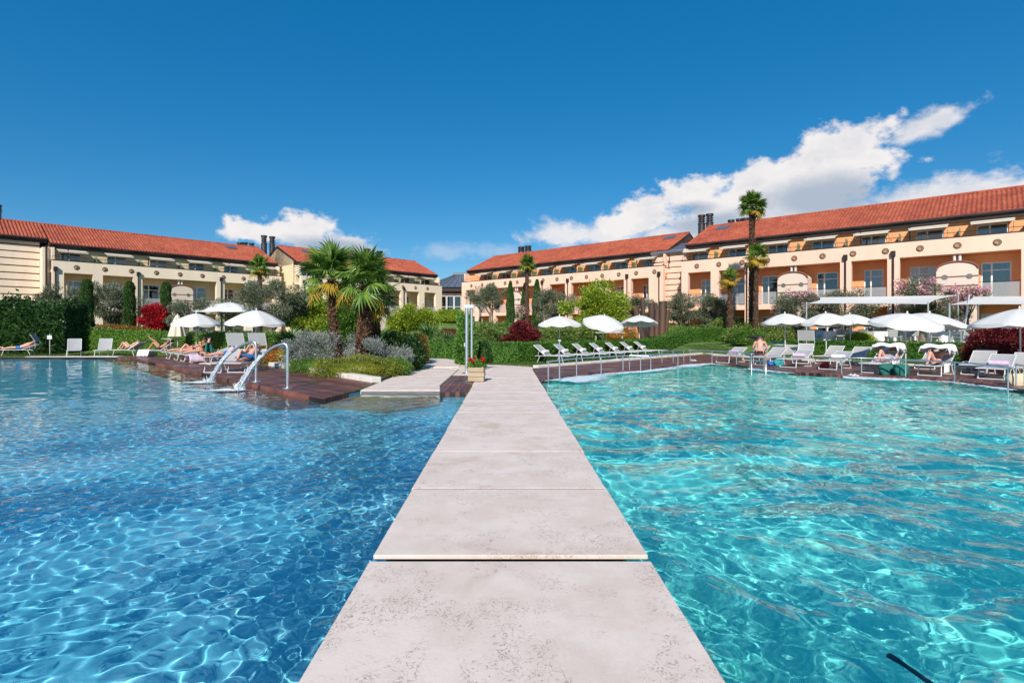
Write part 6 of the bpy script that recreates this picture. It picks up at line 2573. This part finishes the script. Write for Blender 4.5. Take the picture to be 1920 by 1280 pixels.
cloth('blue_towel', 'bright blue towel over the hips of the reader with the hat', 'towel', 16, 12, lambda u, v: (-.32 + .5 * u, (v - .5) * .6, .66 - .14 * (abs(v - .5) * 2) ** 2 + .012 * math.sin(u * 16 + v * 8)), M['blue_cloth'], (DL[1][0], DL[1][1], Z_D), math.atan2(DLD[1], DLD[0]))
cloth('green_cloth', 'dark green cloth held by the woman in the black bikini', 'cloth', 14, 14, lambda u, v: (.50 + .05 * math.sin(v * 9) + .06 * u, (v - .5) * (.26 + .2 * u), .97 - .46 * u), M['green_cloth'], (-14.35, 25.35, Z_D), R(-28))
cloth('pale_towel', 'pale pink towel hanging off the right draped sunbather lounger', 'towel', 16, 12, lambda u, v: (-.55 + .5 * u, -.36 - .02 * math.sin(u * 20), .42 - .30 * v), M['towel'], (15.1, 18.95, Z_D), math.atan2(HD[1], HD[0]))
cloth('pale_towel', 'pale towel hanging off the left draped sunbather lounger', 'towel', 16, 12, lambda u, v: (-.6 + .6 * u, -.36 - .02 * math.sin(u * 20), .42 - .26 * v), M['towel'], (14.45, 20.5, Z_D), math.atan2(HD[1], HD[0]))


def bag(label, p, m, w=.42, d=.2, h=.3, cat='bag', z=Z_D):
    t = thing('beach_bag', label, cat, (p[0], p[1], z), rnd.uniform(-.5, .5))
    mb = MB()
    vs = []
    n = 20
    for i in range(7):
        u = i / 6
        for k in range(n):
            a = 2 * math.pi * k / n
            e = (abs(math.cos(a)) ** .6 * (1 if math.cos(a) > 0 else -1), abs(math.sin(a)) ** .6 * (1 if math.sin(a) > 0 else -1))
            f = (.85 + .25 * math.sin(u * 2.6)) * (1 + .05 * math.sin(a * 5 + u * 7))
            vs.append((e[0] * w / 2 * f, e[1] * d / 2 * f * (1.1 - .4 * u), h * u))
    mb.add(vs, [(i * n + k, (i + 1) * n + k, (i + 1) * n + (k + 1) % n, i * n + (k + 1) % n) for i in range(6) for k in range(n)], True)
    mb.add(vs[:n], [tuple(range(n))])
    mb.obj('pouch', M[m], t)
    for s in (-1, 1):
        MB().tube([(-w * .25, s * d * .3, h * .95), (-w * .15, s * d * .35, h * 1.45), (w * .15, s * d * .35, h * 1.45), (w * .25, s * d * .3, h * .95)], .012, 5).obj('handle', M[m], t)
    return t


bag('dark green beach bag left of the long rail post between the sunbathers', G(1664, 702), 'green_cloth', .5, .25, .36)
bag('second dark green beach bag right beside the first between the sunbathers', G(1690, 704), 'green_cloth', .46, .25, .4)
bag('red and white bag under the shaded backrest lounger', G(1545, 690), 'red_cloth', .4, .2, .22)
bag('round straw bag at the right frame edge under the biggest umbrella', G(1907, 722), 'straw', .5, .3, .34)
bag('teal bag on the deck under the lounger beside the sitting man', G(1460, 685), 'teal', .4, .22, .24)
o = MB().sphere((0, 0, .11), .11, 16, 12).obj('ball', M['blue_cloth'], None, G(1445, 686, Z_D))
tag(o, 'blue ball lying on the deck near the sitting man', 'ball')
t = thing('side_table', 'small white round table carrying a teal towel behind the sitting man', 'table', (at(1460, 28.0).x, 28.0, 0))
MB().tube([(0, 0, 0), (0, 0, .78)], .03, 8).obj('stem', M['alu'], t)
MB().tube([(0, 0, .78), (0, 0, .81)], .28, 18).obj('tabletop', M['alu'], t)
cloth('teal_towel', 'teal towel crumpled on the small round table', 'towel', 14, 10, lambda u, v: ((u - .5) * .6, (v - .5) * .4, .86 + .04 * math.sin(u * 7) * math.sin(v * 6) + .12 * (2 * u - 1) ** 2), M['teal'], (at(1460, 28.0).x, 28.0, 0))
# slippers
for (px, py, lab) in ((1600, 704, 'pair of white slippers under the rail left of the sunbathers'), (1300, 676, 'white slippers on the deck by the far pool corner')):
    g = G(px, py, Z_D)
    t = thing('slippers', lab, 'slippers', g)
    for x in (-.07, .07):
        MB().box((x, 0, .012), (.09, .25, .024)).obj('sole', M['towel'], t)
        MB().tube([(x - .045, .03, .02), (x, .03, .06), (x + .045, .03, .02)], .012, 5).obj('strap', M['towel'], t)
# cleaning hose lying on the pool floor, bottom right
hp = []
for i in range(16):
    u = i / 15
    hp.append((2.12 + .26 * u, 3.0 - .4 * u + .02 * math.sin(u * 9), -.24 - .25 * u))
tag(MB().tube(hp, .02, 10).obj('pool_hose', M['black']), 'dark hose under water at the bottom right', 'hose')
